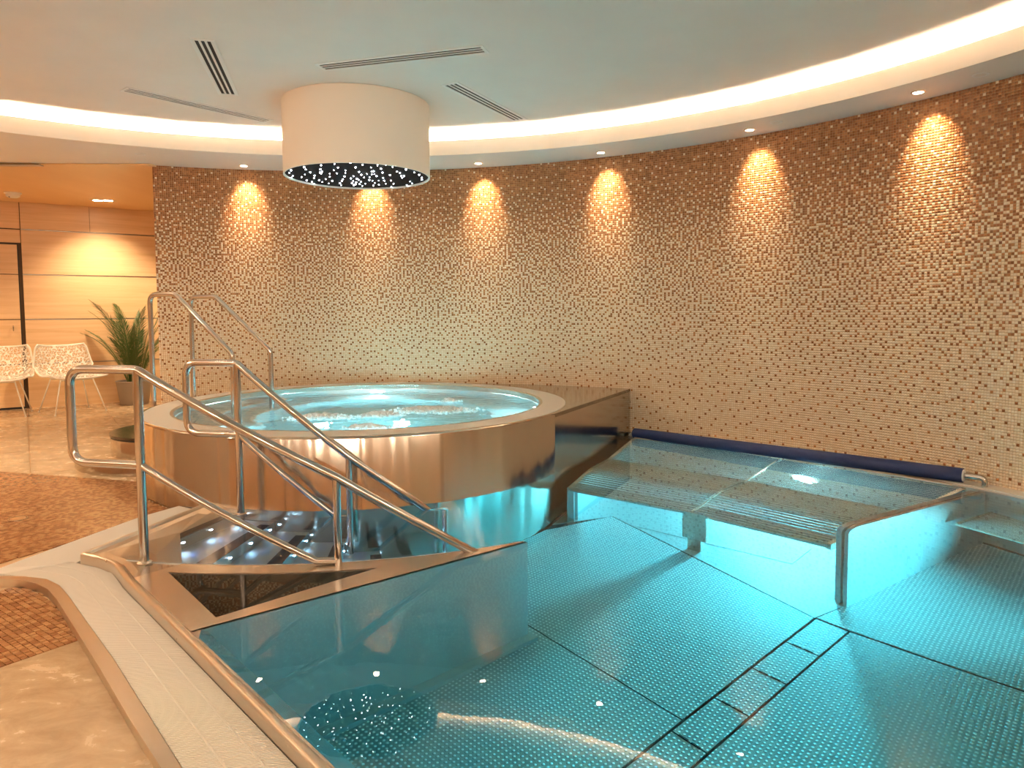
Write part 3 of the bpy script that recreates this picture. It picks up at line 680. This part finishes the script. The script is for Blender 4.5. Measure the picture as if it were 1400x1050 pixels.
def tub_rail(outer_, inner_, zt, zi, label):
    o_ = Vector((*outer_, 0)); i_ = Vector((*inner_, 0)); u = (i_-o_).normalized(); Lh = (i_-o_).length
    rt = empty('tub_handrail', (outer_[0], outer_[1], .02), label, 'handrail', 'handrails of the whirlpool')
    path = [o_+Vector((0, 0, .01)), o_+Vector((0, 0, zt)), o_+u*Lh*.33+Vector((0, 0, zt)), i_+Vector((0, 0, zi)), i_+Vector((0, 0, .10))]
    MB().tube(fillet(path, .07, 7), RT, 14).build('rail', M['steel_rail'], rt, True, auto=60)
    MB().lathe(outer_, [(RT, .021), (RT+.02, .021), (RT+.02, .028), (RT, .032)], 20).build('base_flange', M['steel'], rt, True, auto=40)
tub_rail((-2.772, 5.49), (-2.07, 5.276), 1.245, .80, 'left slim steel handrail rising over the whirlpool rim, nearer the camera')
tub_rail((-2.66, 5.935), (-1.936, 5.716), 1.235, .80, 'right slim steel handrail over the whirlpool rim, nearer the mosaic wall')

# ------------------------------------------------------------------ steps up to the tub
c1 = (-2.72, 5.73); r1 = .71; zt1 = .022
s1_ = empty('entry_step', (*c1, ZF), 'low round steel-sided step beside the whirlpool', 'step')
aa = [a for a in range(0, 360, 3) if (Vector(pol(c1, r1, a))-Vector(TC)).length > TR+.01]
out_ = [pol(c1, r1, a) for a in aa]
k0 = max(range(len(aa)), key=lambda i: (aa[i]-aa[i-1]) % 360); out_ = out_[k0:]+out_[:k0]
angs = sorted(math.degrees(math.atan2(p[1]-TC[1], p[0]-TC[0])) % 360 for p in (out_[0], out_[-1]))
inn = [pol(TC, TR+.004, a) for a in np.linspace(angs[0], angs[1], 14)]
if (Vector(inn[0])-Vector(out_[-1])).length > (Vector(inn[-1])-Vector(out_[-1])).length: inn = inn[::-1]
MB().prism(out_+inn, ZF, zt1-.006).build('riser', M['steel_tub'], s1_)
cc = Vector(c1)
MB().prism([tuple(cc+(Vector(p)-cc)*.985) for p in out_]+inn, zt1-.006, zt1).build('tread', M['stone'], s1_)
c2 = (-2.66, 5.66); r2 = .485; zt2 = .185
s2_ = empty('entry_step', (*c2, zt1), 'small dark-topped steel step on the low round step by the tub', 'step')
def half(c, r):
    aa = [a for a in range(60, 330, 3) if (Vector(pol(c, r, a))-Vector(TC)).length > TR+.01]
    o_ = [pol(c, r, a) for a in aa]; an = sorted(math.degrees(math.atan2(p[1]-TC[1], p[0]-TC[0])) % 360 for p in (o_[0], o_[-1]))
    i_ = [pol(TC, TR+.004, a) for a in np.linspace(an[0], an[1], 10)]
    if (Vector(i_[0])-Vector(o_[-1])).length > (Vector(i_[-1])-Vector(o_[-1])).length: i_ = i_[::-1]
    return o_+i_
MB().prism(half(c2, r2), zt1, zt2-.03).build('riser', M['steel_tub'], s2_)
MB().prism(half(c2, r2-.008), zt2-.03, zt2-.018).build('shadow_gap', M['black'], s2_)
MB().prism(half(c2, r2+.006), zt2-.018, zt2).build('tread', M['tread'], s2_)

# ------------------------------------------------------------------ massage lounger under water
lou = empty('massage_lounger', (1.5, 4.6, -DEP), 'wide submerged steel tube massage lounger in front of the mosaic wall', 'lounger')
LB_ = [Vector((1.075, 6.16)), Vector((2.02, 5.30)), Vector((2.80, 4.36))]; LF_ = [Vector((.385, 4.80)), Vector((1.085, 4.25)), Vector((1.65, 3.665))]
ps = [0, .317, .453, .60, .71, .785, .917, 1.0]; pdp = [.02, .205, .285, .262, .25, .28, .37, .40]
from_ = lambda s_: -float(np.interp(s_, ps, pdp))
NR = 42
for bay in range(2):
    a0, a1 = (LB_[bay], LF_[bay]), (LB_[bay+1], LF_[bay+1])
    for k in range(NR):
        s_ = (k+.5)/NR; p = a0[0].lerp(a0[1], s_); q = a1[0].lerp(a1[1], s_); e = (q-p).normalized()*.012; z = from_(s_)
        MB().tube([(p.x+e.x, p.y+e.y, z), (q.x-e.x, q.y-e.y, z)], .0165, 8).build('tube', M['rod'], lou, True, auto=60)
for k in range(3):
    fr = []
    for s_ in np.linspace(0, 1, 18): p = LB_[k].lerp(LF_[k], s_); fr.append((p.x, p.y, from_(s_)-.012))
    wd = Vector((LF_[k]-LB_[k])).normalized(); sd = Vector((wd.y, -wd.x))*(.016 if k != 1 else .007)
    vs = []; fs = []
    for p in fr: vs += [(p[0]-sd.x, p[1]-sd.y, p[2]-.06), (p[0]+sd.x, p[1]+sd.y, p[2]-.06), (p[0]+sd.x, p[1]+sd.y, p[2]+.026), (p[0]-sd.x, p[1]-sd.y, p[2]+.026)]
    for i in range(17): fs += [(i*4+j, i*4+(j+1) % 4, i*4+4+(j+1) % 4, i*4+4+j) for j in range(4)]
    fs += [(3, 2, 1, 0), (68, 69, 70, 71)]
    mesh('side_frame', vs, fs, M['steel'], lou)
for bay in range(2):
    p, q = LF_[bay], LF_[bay+1]; d_ = (q-p); c = (p+q)/2; MB().box((c.x, c.y, from_(1)-.02), (d_.length, .03, .05), math.atan2(d_.y, d_.x), .004).build('front_beam', M['steel'], lou)
ang = math.atan2((LB_[1]-LF_[1]).y, (LB_[1]-LF_[1]).x)
p = LF_[1]+Vector((.03, .03)); MB().box((p.x, p.y, (-.44-.90)/2), (.16, .055, .46), ang+PI/2, .006).build('support_leg', M['steel'], lou)
MB().box((p.x, p.y, (-.90-DEP)/2), (.09, .045, DEP-.90), ang+PI/2, .004).build('support_foot', M['steel'], lou)
for k, (dx, w_) in enumerate(((.0, .05), (.05, .03))):
    p = LF_[0]+(LB_[0]-LF_[0]).normalized()*dx+(LF_[1]-LF_[0]).normalized()*(.012+.02*k); MB().box((p.x, p.y, (-.42-DEP)/2), (w_, .03, DEP-.42), 0, .004).build('support_leg', M['steel_pool'], lou)
# left closing plate towards the tub
p, q = LF_[0], LB_[0]; mb = MB(); pts_ = [p.lerp(q, t) for t in np.linspace(0, 1, 10)]
vs = [(a.x, a.y, from_(1-t)-.05) for a, t in zip(pts_, np.linspace(0, 1, 10))]+[(a.x, a.y, -DEP) for a in pts_]
mesh('side_plate', vs, [(i, i+1, 11+i, 10+i) for i in range(9)], M['steel_pool'], lou)
# rounded side panel on the right, in layered plates
S0, S1 = Vector((1.690, 3.530)), Vector((2.842, 4.233)); sdv = (S1-S0).normalized(); snv = Vector((-sdv.y, sdv.x)); SL = (S1-S0).length
def sideplate(off, th, inset, ztop, r, m, name='side_panel'):
    prof = [(inset, -DEP)]+[(inset+r-r*math.cos(a), ztop-r+r*math.sin(a)) for a in np.linspace(0, PI/2, 9)]+[(SL, ztop), (SL, -DEP)]
    vs = []
    for o_ in (off, off+th): vs += [(*(S0+sdv*t+snv*o_), z) for t, z in prof]
    k = len(prof); fs = [tuple(range(k)), tuple(range(2*k-1, k-1, -1))]+[(i, k+i, k+(i+1) % k, (i+1) % k) for i in range(k)]
    mesh(name, vs, fs, m, lou)
sideplate(0, .020, 0, -.004, .10, M['steel_pool']); sideplate(.022, .014, .012, -.012, .10, M['steel']); sideplate(.038, .020, .0, -.004, .10, M['steel_pool']); sideplate(.062, .02, .02, -.02, .11, M['steel_pool'])
# pool lamp fitted below the lounger
def pool_lamp(loc, aim, power, parent, size=.2, col=(.60, .94, 1.0), cone=0):
    loc = Vector(loc); t = Vector(aim).normalized(); u = t.orthogonal().normalized(); v = t.cross(u); mb = MB()
    vs = [loc+u*.09*math.cos(2*PI*i/20)+v*.09*math.sin(2*PI*i/20) for i in range(20)]+[loc+t*.012]
    mb.add(vs, [(i, (i+1) % 20, 20) for i in range(20)]); mb.build('underwater_light', M['pool_lens'], parent, True)
    if cone: lamp('underwater_glow', 'SPOT', loc+t*.03, t, power, col, parent, size=size*.4, spot_size=R_(cone), spot_blend=.8)
    else: lamp('underwater_glow', 'AREA', loc+t*.03, t, power, col, parent, size=size)
c = pol(WC, WR-.15, 41); pool_lamp((c[0], c[1], -.60), (-.80, -.58, -.10), POOL_POWER, pool)
pool_lamp((3.26, 2.3, -.50), (-1.45, 1.38, -.04), POOL_POWER*6.5, pool, .12, (.50, .93, 1.0), 58)
pool_lamp((2.7, .15, -.45), (-2.9, 2.7, -.10), POOL_POWER*.7, pool, .12, (.60, .94, 1.0), 50)  # unseen lamp added to put teal light on the divider wall

# headrest roll
hr = empty('headrest_roll', (2.0, 5.4, 0), 'long navy blue padded headrest roll on steel pipe above the lounger', 'headrest')
h0, h1 = Vector((1.07, 6.19, .032)), Vector((2.80, 4.38, .068))
MB().tube([h0.lerp(h1, t) for t in np.linspace(0, 1, 24)], .045, 20).build('roll', M['navy'], hr, True, auto=60)
e = (h1-h0).normalized()
MB().tube([h1, h1+e*.006], .038, 18).build('end_cap', M['white'], hr, True, auto=50)
MB().tube([h0-e*.006, h0], .038, 18).build('end_cap', M['white'], hr, True, auto=50)
MB().tube(fillet([h1, h1+e*.115, h1+e*.115+Vector((0, 0, -.065))], .04, 6), .018, 12).build('pipe_elbow', M['steel_rail'], hr, True, auto=60)
MB().tube([h0, h0-e*.07], .010, 10).build('pipe', M['steel_rail'], hr, True, auto=60)
rd = MB(); bk = [LB_[0], LB_[1], LB_[2]]
rd.prism([LB_[0]+Vector((-.02, -.02)), LB_[1], LB_[2]+Vector((.05, -.06))]+[Vector(pol(WC, WR-.004, a)) for a in np.linspace(28.6, 57.5, 16)], -.012, .006)
rd.build('back_ledge', M['steel_edge'], lou)

# seat grating on the right
sg = empty('bench_grating', (2.9, 3.9, -.42), 'submerged steel slat bench beside the side panel at the right edge', 'bench')
g0 = Vector((2.50, 3.965)); g1 = Vector((2.84, 4.17)); gd = Vector((.43, -.90)).normalized(); gd2 = Vector((.30, -.95)).normalized()
for k in range(16):
    s_ = (k+.5)/16; p = g1.lerp(g0, s_)+(g1-g0).normalized()*-.0; d_ = gd2.lerp(gd, s_).normalized(); a = p+d_*.01; q = p+d_*1.15
    MB().tube([(a.x, a.y, -.40), (q.x, q.y, -.40)], .009, 8).build('slat', M['rod'], sg, True, auto=60)
fb = MB(); fb.tube([(g0.x, g0.y, -.41), (g0.x+gd.x*1.15, g0.y+gd.y*1.15, -.41)], .014, 8); fb.build('front_bar', M['steel'], sg, True, auto=60)
MB().prism([g0, g1, g1-snv*.012, g0-snv*.012], -.425, -.385).build('end_plate', M['steel'], sg)
for t in (.35, .75):
    a = g1+gd2*t; q = g0+gd*t; MB().tube([(a.x, a.y, -.418), (q.x, q.y, -.418)], .008, 6).build('cross_bar', M['steel'], sg, True, auto=60)

# ------------------------------------------------------------------ drum lamp
DC = (-1.155, 5.47); DR = .540; DZ0, DZ1 = 2.117, ZC
dr = empty('drum_pendant', (*DC, DZ0), 'large white drum lamp with starry dark underside above the whirlpool', 'pendant lamp')
MB().lathe(DC, [(DR-.012, DZ0+.025), (DR-.012, DZ0), (DR, DZ0), (DR, DZ1-.002), (DR-.012, DZ1-.002)], 128).build('shade', M['shade'], dr, True, auto=40)
MB().lathe(DC, [(0, DZ0+.012), (DR-.012, DZ0+.012)], 96).build('star_panel', M['star_panel'], dr)
stars = [(205,697),(192,713),(215,735),(207,747),(293,677),(305,693),(335,713),(298,728),(275,745),(310,767),(347,778),(360,790),(365,735),(360,752),(395,767),(417,780),(410,665),(405,693),(417,708),(402,715),(410,722),(440,760),(460,790),(443,805),(468,723),(468,745),(485,773),(502,658),(525,682),(497,700),(517,722),(577,703),(575,720),(568,743),(558,762),(550,775),(537,790),(545,803),(570,818),(610,650),(645,683),(668,713),(683,733),(703,752),(630,742),(612,757),(627,775),(620,790),(632,803),(653,760),(665,768),(680,780),(648,785),(645,797),(672,797),(690,810),(695,825),(710,795),(693,665),(722,728),(740,750),(738,770),(750,685),(755,712),(768,710),(755,732),(773,730),(787,743),(760,775),(775,790),(765,808),(752,825),(803,775),(803,803),(795,670),(818,693),(828,720),(832,757),(840,775),(850,797),(848,823),(853,665),(880,738),(885,775),(903,797),(888,818),(898,683),(928,715),(948,723),(955,743),(963,757),(975,745),(990,700),(1017,783),(1030,797),(993,808),(1047,722),(1080,738),(1097,770),(1097,757)]
sb = MB()
for sx, sy in stars:
    p = at(360+sx/5, 90+sy/5, DZ0+.010)
    if (p.to_2d()-Vector(DC)).length < DR-.02: sb.sphere(p, random.choice((.0035, .0045, .006)), 8, 5)
o = sb.build('star_lights', M['star'], dr, True); tag(o, kind='stuff')

# ------------------------------------------------------------------ ceiling fittings
quads = [(((264, 50), (297, 50), (330, 126), (303, 126)), 'ceiling slot diffuser at upper left, pointing steeply towards the camera'),
         (((434, 85), (665, 62), (673, 73), (448, 95)), 'ceiling slot diffuser lying crosswise just in front of the drum lamp'),
         (((606, 115), (630, 113), (722, 164), (707, 166)), 'ceiling slot diffuser slanting away to the right of the drum lamp'),
         (((167, 117), (178, 116), (377, 161), (366, 165)), 'thin-looking ceiling slot diffuser left of the drum lamp near the cove')]
for cor, lab in quads:
    P = [at(*c, ZC-.006).to_2d() for c in cor]
    a0 = (P[0]+P[1])/2; a1 = (P[2]+P[3])/2
    if (P[1]-P[0]).length > (P[2]-P[1]).length: a0 = (P[0]+P[3])/2; a1 = (P[1]+P[2])/2
    d_ = (a1-a0); Ld = d_.length; c = (a0+a1)/2; ang = math.atan2(d_.y, d_.x); W_ = .135
    df = empty('slot_diffuser', (c.x, c.y, ZC-.012), lab, 'air vent', 'ceiling slot diffusers')
    MB().box((c.x, c.y, ZC-.001), (Ld-.02, W_-.02, .001), ang).build('backing', M['slot'], df)
    fr = MB(); nn = Vector((-math.sin(ang), math.cos(ang))); dd = Vector((math.cos(ang), math.sin(ang)))
    for s_ in (-1, 1):
        q = c+nn*s_*(W_/2-.012); fr.box((q.x, q.y, ZC-.003), (Ld, .024, .004), ang)
        q = c+dd*s_*(Ld/2-.010); fr.box((q.x, q.y, ZC-.003), (.020, W_-.048, .004), ang)
    fr.build('frame', M['white'], df)
    for s_ in (-1, 1):
        q = c+nn*s_*.0165; MB().box((q.x, q.y, ZC-.003), (Ld-.04, .013, .004), ang).build('blade', M['white'], df)
def downlight(p, z, label, power, lit=True, aim=(0, 0, -1), spot=64, group='recessed downlights over the mosaic wall', cat='downlight', col=(1, .72, .43)):
    d = empty('downlight' if lit else 'ceiling_speaker', (p[0], p[1], z), label, cat, group)
    MB().lathe(p, [(.030, z-.0005), (.030, z-.004), (.040, z-.006), (.046, z-.003), (.046, z-.0005)], 28).build('bezel', M['alu'] if lit else M['white'], d, True, auto=60)
    MB().lathe(p, [(0, z-.003), (.030, z-.003)], 24).build('lens' if lit else 'cover', M['lens'] if lit else M['plaster'], d)
    if lit: lamp('bulb', 'SPOT', (p[0], p[1], z-.012), aim, power, col, d, size=.022, spot_size=R_(spot), spot_blend=1)
names = {335: 'lit recessed downlight at the left end of the mosaic wall soffit', 500: 'recessed downlight hidden behind the drum lamp above the mosaic wall', 658: 'lit recessed downlight just right of the drum lamp', 823: 'lit recessed downlight above the middle of the mosaic wall',
         1028: 'lit recessed downlight second from right above the mosaic wall', 1262: 'largest lit recessed downlight near the upper right corner'}
for px, py in ((335, 221), (500, 222), (658, 223.5), (823, 209), (1028, 181), (1262, 133)):
    p = at(px, py, ZS); a = math.atan2(p.y-WC[1], p.x-WC[0]); q = (WC[0]+4.83*math.cos(a), WC[1]+4.83*math.sin(a))
    downlight(q, ZS, names[px], SPOT_POWER, aim=(math.cos(a)*.68, math.sin(a)*.68, -1))
for a in (12, -6):
    q = pol(WC, 4.83, a); downlight(q, ZS, {12: 'recessed soffit downlight just past the right edge of the view', -6: 'recessed soffit downlight farthest past the right edge of the view'}[a], SPOT_POWER, aim=(math.cos(R_(a))*.2, math.sin(R_(a))*.2, -1))
for px, py, lab in ((195, 205, 'small unlit round cover in the soffit above the lobby corner'), (1065, 171, 'small unlit round cover in the soffit between the two right downlights'), (1345, 109, 'small unlit round cover in the soffit at the upper right corner')):
    downlight(at(px, py, ZS)[:2], ZS, lab, 0, False, group='unlit soffit covers', cat='ceiling cover')
for k, (qx, qy) in enumerate(((-2.5, 2.9), (-2.0, 1.3), (-3.3, 2.9), (-3.1, 1.7), (-2.2, .3))):  # out-of-view lights added to brighten the deck floor and grating
    downlight((qx, qy), ZC, ('added deck fill light over the mosaic corner of the floor', 'added deck fill light beside the white overflow grating', 'added deck fill light leftmost of those over the mosaic', 'added deck fill light at the left of the deck', 'added deck fill light over the travertine slab')[k], DECK_FILL_POWER, spot=120, group='added deck fill lights')
for k in range(8):                                   # unseen fill lights added behind the camera to brighten the mosaic wall evenly
    a = 186+k*21; q = pol(FC, 4.62, a)
    downlight(q, ZS, '%s added soffit fill light from the lobby round behind the camera' % 'first second third fourth fifth sixth seventh eighth'.split()[k], RING_FILL_POWER, aim=(-math.cos(R_(a))*1.0, -math.sin(R_(a))*1.0, -.8), spot=140, group='added fill lights behind the camera', col=(1, .80, .58))
for k, q in enumerate(((-4.75, 5.5), (-4.9, 4.0))):  # two more lights added out of view to lift the far floor
    downlight(q, ZS, ('added fill light over the pale floor in front of the chairs', 'added fill light over the brown mosaic floor left of the view')[k], 85, aim=(.12, .1, -1), spot=125, group='added deck fill lights', col=(1, .76, .5))
# lobby: twin downlight, smoke detector, vent
zl_ = ZS-.012
p = at(143, 267.5, zl_); ld_ = empty('lobby_downlight', (p.x, p.y, zl_), 'bright rectangular twin downlight in the wooden lobby ceiling', 'downlight')
wa = math.atan2(wt.y, wt.x)-R_(30)
MB().box((p.x, p.y, zl_-.003), (.26, .14, .006), wa, .001).build('frame', M['alu'], ld_)
for s_ in (-1, 1):
    q = Vector((p.x, p.y))+Vector((math.cos(wa), math.sin(wa)))*.06*s_; MB().lathe(q, [(0, zl_-.008), (.048, zl_-.008), (.050, zl_-.005)], 20).build('lens', M['lens'], ld_)
lamp('bulb', 'SPOT', (p.x, p.y, zl_-.02), (wnv.x*.45, wnv.y*.45, -1), LOBBY_POWER*.62, (1, .76, .49), ld_, size=.05, spot_size=R_(95), spot_blend=1)
for u_, d_ in ((-1.4, 1.0), (-2.9, 1.2), (2.3, 1.1)):  # extra lights added out of view to brighten the lobby
    q = W0+wt*u_-wnv*d_; downlight((q.x, q.y), zl_, {-1.4: 'added lobby fill light in front of the wooden door', -2.9: 'added lobby fill light far left of the wooden door', 2.3: 'added lobby fill light behind the mosaic wall end'}[u_], LOBBY_POWER*.8, aim=(wnv.x*.3, wnv.y*.3, -1), spot=110, group='added lobby fill lights')
p = at(20, 256, zl_); sd_ = empty('smoke_detector', (p.x, p.y, zl_), 'small white smoke detector on the wooden lobby ceiling', 'detector')
MB().lathe(p, [(.085, zl_), (.085, zl_-.012), (.070, zl_-.016), (.066, zl_-.042), (.04, zl_-.055), (0, zl_-.055)], 28).build('housing', M['white'], sd_, True, auto=40)
MB().sphere((p.x-.01, p.y-.045, zl_-.05), .008, 8, 5).build('indicator', M['black'], sd_)
p = at(16, 217.5, zl_); lv = empty('lobby_vent', (p.x, p.y, zl_), 'flat grey slot vent at the edge of the wooden lobby ceiling', 'air vent')
MB().box((p.x, p.y, zl_-.002), (.55, .07, .004), .05).build('backing', M['slot'], lv)
for s_ in (-1, 0, 1): MB().box((p.x, p.y+.026*s_, zl_-.006), (.56, .012, .008), .05).build('blade', M['alu'], lv)

# ------------------------------------------------------------------ lobby furniture
def chair(c, face, label):
    rt = empty('lounge_chair', (c[0], c[1], ZF), label, 'chair', 'white chairs by the wooden wall')
    f = Vector(face).normalized(); s = Vector((f.y, -f.x))                 # forward and to the side
    prof = [(.30, .415), (.27, .435), (.18, .425), (.05, .405), (-.08, .398), (-.18, .405), (-.25, .435), (-.29, .50), (-.32, .58), (-.355, .68), (-.385, .775)]
    P = np.array(prof); Lc = np.r_[0, np.cumsum(np.hypot(*np.diff(P, axis=0).T))]
    def pt(u, k):
        t = Lc[-1]*k; y = np.interp(t, Lc, P[:, 0]); z = np.interp(t, Lc, P[:, 1])
        hwid = .30+.035*math.sin(PI*min(1, k*1.6)) if k < .62 else .325-.055*(k-.62)/.38
        if k < .06: hwid *= .90+.1*k/.06
        if k > .95: hwid *= 1-.08*(k-.95)/.05
        lift = (.075*abs(u)**3.2)*math.exp(-((k-.52)/.22)**2)+.02*abs(u)**3; fw = .07*abs(u)**2.6*(max(0, k-.5)/.5)
        p = Vector(c)+s*(u*hwid)+f*(y+fw); return Vector((p.x, p.y, ZF+z+lift))
    from mathutils.geometry import delaunay_2d_cdt
    NU, NV = 17, 27; uvs = []
    for j_ in range(NV+1):
        for i_ in range(NU+1):
            e_ = i_ in (0, NU) or j_ in (0, NV)
            u = -1+2*(i_+(0 if e_ else (.5*(j_ % 2)-.25)+random.uniform(-.28, .28)))/NU; k = (j_+(0 if e_ else random.uniform(-.3, .3)))/NV
            uvs.append(Vector((max(-1, min(1, u))*.31, max(0, min(1, k))*Lc[-1])))
    r_ = delaunay_2d_cdt(uvs, [], [], 0, 1e-5)
    bm = bmesh.new(); vv = [bm.verts.new(pt(v.x/.31, v.y/Lc[-1])-Vector((c[0], c[1], ZF))) for v in r_[0]]
    fs_ = [bm.faces.new([vv[q] for q in t]) for t in r_[2]]
    bmesh.ops.recalc_face_normals(bm, faces=fs_)
    innerf = [q for q in fs_ if random.random() < .88]
    bmesh.ops.inset_individual(bm, faces=innerf, thickness=.0048); bmesh.ops.delete(bm, geom=innerf, context='FACES')
    me = bpy.data.meshes.new('seat_shell'); bm.to_mesh(me); bm.free(); me.materials.append(M['chair'])
    o = bpy.data.objects.new('seat_shell', me); COL.objects.link(o); o.parent = rt
    so_m = o.modifiers.new('thickness', 'SOLIDIFY'); so_m.thickness = .010
    loop = [pt(-1, k) for k in np.linspace(0, 1, 24)]+[pt(u, 1) for u in np.linspace(-.9, 1, 12)]+[pt(1, k) for k in np.linspace(.96, 0, 24)]+[pt(u, 0) for u in np.linspace(.9, -.99, 12)]
    MB().tube(loop+[loop[0]], .011, 8, False).build('shell_rim', M['chair'], rt, True)
    for a, b_ in ((1, 1), (1, -1), (-1, 1), (-1, -1)):
        h = Vector(c)+s*(.17*b_)+f*(.16*a-.01); g_ = Vector(c)+s*(.27*b_)+f*(.27*a-.02)
        lg = MB().tube([(h.x, h.y, ZF+.40), (g_.x, g_.y, ZF+.004)], .0075, 8).build('leg', M['chair'], rt, True)
        MB().tube([(g_.x, g_.y, ZF), (g_.x, g_.y, ZF+.012)], .011, 8).build('leg_tip', M['chair'], lg)
    fr = MB()
    for a in (1, -1):
        fr.tube([tuple(Vector((*(Vector(c)+s*(.17*b_)+f*(.16*a-.01)), ZF+.392))) for b_ in (-1, 1)], .008, 8)
    fr.build('under_frame', M['chair'], rt, True)
fc = -wnv
chair((-5.86, 8.12), fc+wt*-.12, 'white perforated lounge chair cut off by the left edge')
chair((-5.22, 8.44), fc+wt*.28, 'white perforated lounge chair nearer the potted palm')
pc_ = (-4.86, 9.14)
pp = empty('potted_palm', (*pc_, ZF), 'bushy green palm in a grey pot against the wooden wall', 'plant')
MB().lathe(pc_, [(0, ZF), (.155, ZF), (.165, ZF+.01), (.205, ZF+.285), (.213, ZF+.30), (.205, ZF+.305), (.195, ZF+.30), (.185, ZF+.25)], 40).build('pot', M['pot'], pp, True, auto=40)
MB().lathe(pc_, [(0, ZF+.262), (.188, ZF+.255)], 24).build('soil', M['soil'], pp)
def frond(base, az, lean, length, droop, m, wid=1.):
    mb = MB(); n_ = 12; pts = []; d = Vector((math.cos(az), math.sin(az), 0)); p = Vector(base); el = PI/2-lean
    for i in range(n_+1):
        pts.append(p.copy()); p = p+(d*math.cos(el)+Vector((0, 0, math.sin(el))))*length/n_; el -= droop/n_*(.3+1.5*i/n_)
    mb.tube(pts, .007, 6, True, 0, .002)
    sd = Vector((-d.y, d.x, 0))
    for i in range(7, n_*3):
        t = i/3; k = int(t); q = pts[k].lerp(pts[min(k+1, n_)], t-k); tg = (pts[min(k+1, n_)]-pts[max(k-1, 0)]).normalized(); x = t/n_
        ll = length*.34*math.sin(PI*min(1, .12+.9*x))**.7*wid*.62
        for s_ in (-1, 1):
            o_ = (sd*s_*(.72-.35*x)+tg*(.75+.6*x)+Vector((0, 0, random.uniform(-.1, .16)))).normalized(); up = o_.cross(tg).normalized(); wv = up.cross(o_)*.0048
            a = q+o_*ll*.5+Vector((0, 0, -.02*ll)); e_ = q+o_*ll+Vector((0, 0, -.16*ll-.01))
            mb.add([q-wv*.4, q+wv*.4, a+wv, e_, a-wv], [(0, 1, 2, 4), (4, 2, 3)])
    mb.build('frond', m, pp)
for k in range(20):
    az = k*2.4+random.uniform(-.3, .3); lean = random.uniform(.03, .20) if k < 10 else random.uniform(.2, .42)
    ln = random.uniform(.98, 1.28) if k < 10 else random.uniform(.6, .9)
    frond((pc_[0]+.06*math.cos(az), pc_[1]+.06*math.sin(az), ZF+.26), az, lean, ln, random.uniform(.4, 1.0), M['leaf'] if k % 4 else M['leaf2'])
for k in range(6):
    a = k*1.05; MB().tube([(pc_[0]+.05*math.cos(a), pc_[1]+.05*math.sin(a), ZF+.25), (pc_[0]+.07*math.cos(a), pc_[1]+.07*math.sin(a), ZF+.60)], .013, 8, True, 0, .008).build('stem', M['stem'], pp, True)
